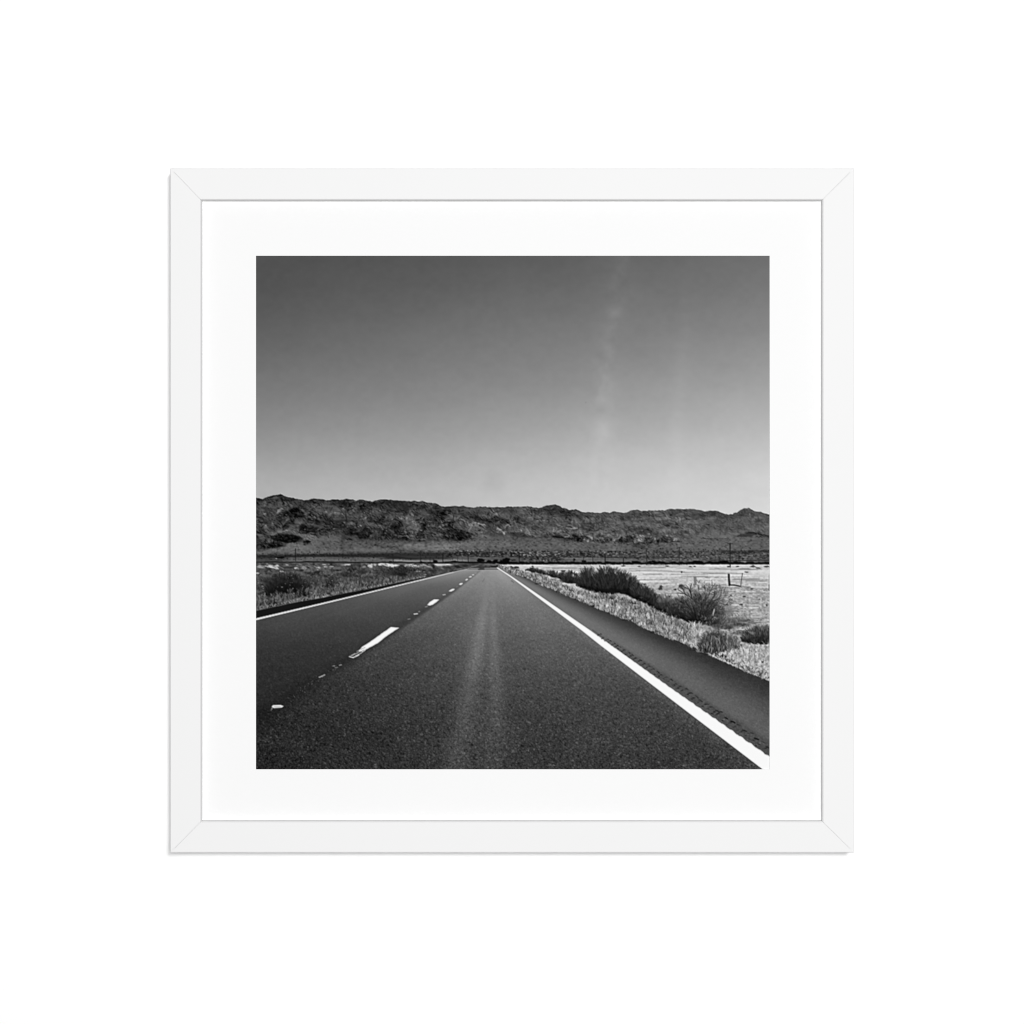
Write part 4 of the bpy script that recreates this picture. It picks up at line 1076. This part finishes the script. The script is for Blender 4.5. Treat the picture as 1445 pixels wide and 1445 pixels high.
for _ in range(40):
    q = rng.uniform(0, 1)
    blob(400 + 75 * q + rng.normal(0, 4), 992 - 52 * q + rng.normal(0, 3), .9, .7, rng.uniform(110, 160), .5)
poly([(383, 997.6), (385, 995.4), (396, 995.2), (400, 996.6), (397, 999), (386, 999.6)], 244, .5)
line([(386.5, 997.6), (396, 997.4)], 135, .8, .7)
line([(384, 998.4), (383, 1001)], 190, 1.0, .8)
line([(384.5, 999), (382, 1003)], 130, 1.2, .7)
line([(392, 1008), (393, 1011)], 105, 1.0, .6)
poly([(612.5, 846), (619.6, 846.3), (616, 849.6), (610.5, 853.5), (606.6, 854.8), (602.6, 854.2), (606, 850)], 252, .5)
line([(600, 856.8), (603, 856)], 165, 1.2, .7)
line([(624.8, 839.8), (628.2, 839.2)], 205, 1.2, .85)
poly([(637.6, 831.4), (641.6, 831.2), (640, 833.2), (636.4, 835), (633, 835), (634.6, 833.2)], 250, .45)
line([(644, 828.6), (646, 827.6)], 135, .9, .6)
poly([(647.2, 825.2), (649.6, 823.2), (653, 822.8), (652.4, 824.2), (650.2, 825.8)], 246, .45)
poly([(656, 819.2), (657.8, 817.4), (660.3, 817.1), (659.8, 818.2), (658, 819.5)], 240, .4)
line([(662.4, 814.6), (664.8, 814.0)], 236, 1.4, .95)
line([(666.4, 811.7), (668.6, 811.2)], 215, 1.2, .9)
line([(670, 809.3), (672, 808.8)], 170, .9, .7)
line([(584.2, 866.8), (588.8, 866.3)], 215, 1.6, .95)
line([(590.6, 863.7), (592.2, 863)], 165, 1.2, .7)
line([(575.4, 874.2), (578.2, 873.6)], 150, 1.3, .7)
# rumble strip bites beside the edge line
u = 846.0
RU, RV = [846, 852, 900, 954, 1013, 1072, 1090], [894.6, 898.6, 929.8, 964.8, 1004, 1046, 1059]
while u < 1088:
    v = float(np.interp(u, RU, RV))
    k_ = (u - 846) / 240
    l_ = (1.7 + 4.2 * k_) * rng.uniform(.7, 1.2)
    v += rng.normal(0, .5 + .4 * k_)
    j_, t_ = rng.normal(0, .8), rng.uniform(24, 62)
    line([(u + j_, v), (u + l_ * .5 + j_, v + .15 * l_), (u + l_ + j_, v + .5 * l_ * rng.uniform(.5, 1.3))], t_ - 12, .9 + 1.0 * k_, rng.uniform(.35, 1))
    if rng.uniform() < .7:
        line([(u + j_ - 1.2, v + 1.0), (u + l_ * .6 + j_ - 1, v + 1.0 + .3 * l_)], t_ + 12, .8, .5)
    for _ in range(8):
        o = rng.uniform(1.0, 4.5 + 6.5 * k_)
        line([(u - o * .75, v + o * .55), (u - o * .75 + l_ * rng.uniform(.2, .7), v + o * .55 + rng.uniform(0, .6))], rng.choice([26, 34, 44, 55, 118]), .75 + .35 * k_, rng.uniform(.35, .8))
    u += 4.8 + 4.2 * k_ + rng.normal(0, .6)
line([(836, 889), (850, 899)], 60, 1.0, .5)

# ---- utility poles across the valley
for u, v0, v1, w_, val_, arm in ((1030.2, 767.2, 800.5, 1.6, 40, 3.6), (958.5, 772.6, 797.5, 1.2, 48, 3.2), (912.3, 774.5, 797, 1.2, 48, 2.4), (879.6, 787.5, 797.5, 1.2, 32, 0), (853.8, 783, 797, 1.5, 34, 1.8), (836.4, 784, 797, 1.0, 40, 0),
                                 (823.3, 786.5, 793, 1.0, 48, 0), (732.5, 780.5, 795, 1.2, 32, 0), (805, 776, 780, .8, 60, 0), (660.4, 778.5, 793.5, 1.2, 34, 0), (645.6, 784.5, 794, .9, 52, 0), (624.6, 782.5, 792.5, 1.2, 34, 0), (606.7, 784.5, 793, .9, 46, 0), (652, 785, 793, .7, 66, 0),
                                 (416.6, 774.6, 791.5, 1.2, 30, 0), (450.6, 777.5, 783, 1.0, 52, 0), (390.2, 779, 783.5, 1.0, 52, 0), (593.1, 777.5, 793, 1.1, 40, 0), (554.4, 783, 793.5, 1.1, 38, 0), (500.8, 787, 792, .9, 58, 0), (1038.6, 788, 792, .9, 45, 0), (870, 774, 778, .7, 65, 0), (546, 778, 783, .7, 60, 0)):
    line([(u, v0), (u + .2, v1)], val_, w_, min(.9, .85 if w_ > 1.3 else .74), .35)
    if arm:
        line([(u - arm, v0 + .3), (u + arm, v0 + .3)], val_ + 10, .9, .8, .35)

# bring the drawing down to one value per sheet point, crisp as a lens and a phone make it
PRINT = IMG.reshape(NU, SS, NU, SS).mean(axis=(1, 3))


def soften(a, r):
    k_ = np.exp(-0.5 * (np.arange(-int(3 * r) - 1, int(3 * r) + 2) / r) ** 2)
    k_ /= k_.sum()
    n_ = len(k_) // 2
    p = np.pad(a, n_, mode='edge')
    p = sum(w_ * p[:, i_:i_ + a.shape[1]] for i_, w_ in enumerate(k_))
    return sum(w_ * p[i_:i_ + a.shape[0], :] for i_, w_ in enumerate(k_))


land = sstep(-3, 1, YY[::SS, ::SS] - np.interp(XX[::SS, ::SS], sx_, sy_))
hills = land * (1 - sstep(768, 782, YY[::SS, ::SS])) * sstep(2, 7, YY[::SS, ::SS] - np.interp(XX[::SS, ::SS], sx_, sy_))
verge = land * (1 - mfull[::SS, ::SS])
PRINT = PRINT + (land * .7 + hills * .45) * (PRINT - soften(PRINT, 1.3)) + verge * .22 * (PRINT - soften(PRINT, 3.2)) + .55 * hills * (soften(PRINT, 1.4) - soften(PRINT, 9.0))
PRINT = PRINT.clip(0, 255)

# ---------------------------------------------------------------- the sheet that carries the picture
HP = MD - 0.0005            # the sheet lies just behind the mat
G = NU                      # one quad per ink value
M_ = 4                      # paper margin hidden under the mat
c0 = plane_at(PL, PT, HP)
c1 = plane_at(PR, PB, HP)
lin_u = c0[0] + (c1[0] - c0[0]) * (np.arange(-M_, G + M_ + 1) / G)
lin_v = c0[2] + (c1[2] - c0[2]) * (np.arange(-M_, G + M_ + 1) / G)
gx, gz = np.meshgrid(lin_u, lin_v)
nv = gx.shape[0]
co = np.stack([gx, np.full_like(gx, -HP), gz], -1).reshape(-1, 3).astype(np.float32)
idx = np.arange(nv * nv).reshape(nv, nv)
quads = np.stack([idx[:-1, :-1], idx[1:, :-1], idx[1:, 1:], idx[:-1, 1:]], -1).reshape(-1, 4)
me = bpy.data.meshes.new('print')
me.vertices.add(len(co))
me.vertices.foreach_set('co', co.ravel())
me.loops.add(quads.size)
me.loops.foreach_set('vertex_index', quads.ravel().astype(np.int32))
me.polygons.add(len(quads))
me.polygons.foreach_set('loop_start', np.arange(0, quads.size, 4, dtype=np.int32))
me.update(calc_edges=True)
# ink on the vertices: mean of the surrounding values, the paper margin repeats the border
pad = np.pad(PRINT, M_ + 1, mode='edge')
vert = (pad[:-1, :-1] + pad[1:, :-1] + pad[:-1, 1:] + pad[1:, 1:]) / 4
vert = vert + 0.22 * (vert - (np.roll(vert, 1, 0) + np.roll(vert, -1, 0) + np.roll(vert, 1, 1) + np.roll(vert, -1, 1)) / 4)
inkv = (srgb2lin(vert.clip(4, 254) / 255) / 1.235).clip(0, 1).astype(np.float32)
rgba = np.stack([inkv, inkv, inkv, np.ones_like(inkv)], -1)
att = me.color_attributes.new('ink', 'FLOAT_COLOR', 'POINT')
att.data.foreach_set('color', rgba.ravel())
MAT_PRINT = bpy.data.materials.new('matt_photo_paper')
MAT_PRINT.use_nodes = True
nt = MAT_PRINT.node_tree
b = nt.nodes['Principled BSDF']
b.inputs['Roughness'].default_value = 0.8
b.inputs['Specular IOR Level'].default_value = 0.0
ca = nt.nodes.new('ShaderNodeVertexColor')
ca.layer_name = 'ink'
nt.links.new(ca.outputs['Color'], b.inputs['Base Color'])
me.materials.append(MAT_PRINT)
pr = bpy.data.objects.new('print', me)
sc.collection.objects.link(pr)
pr.parent = frame
pr['label'] = 'monochrome road photograph with bare hills and wide sky'
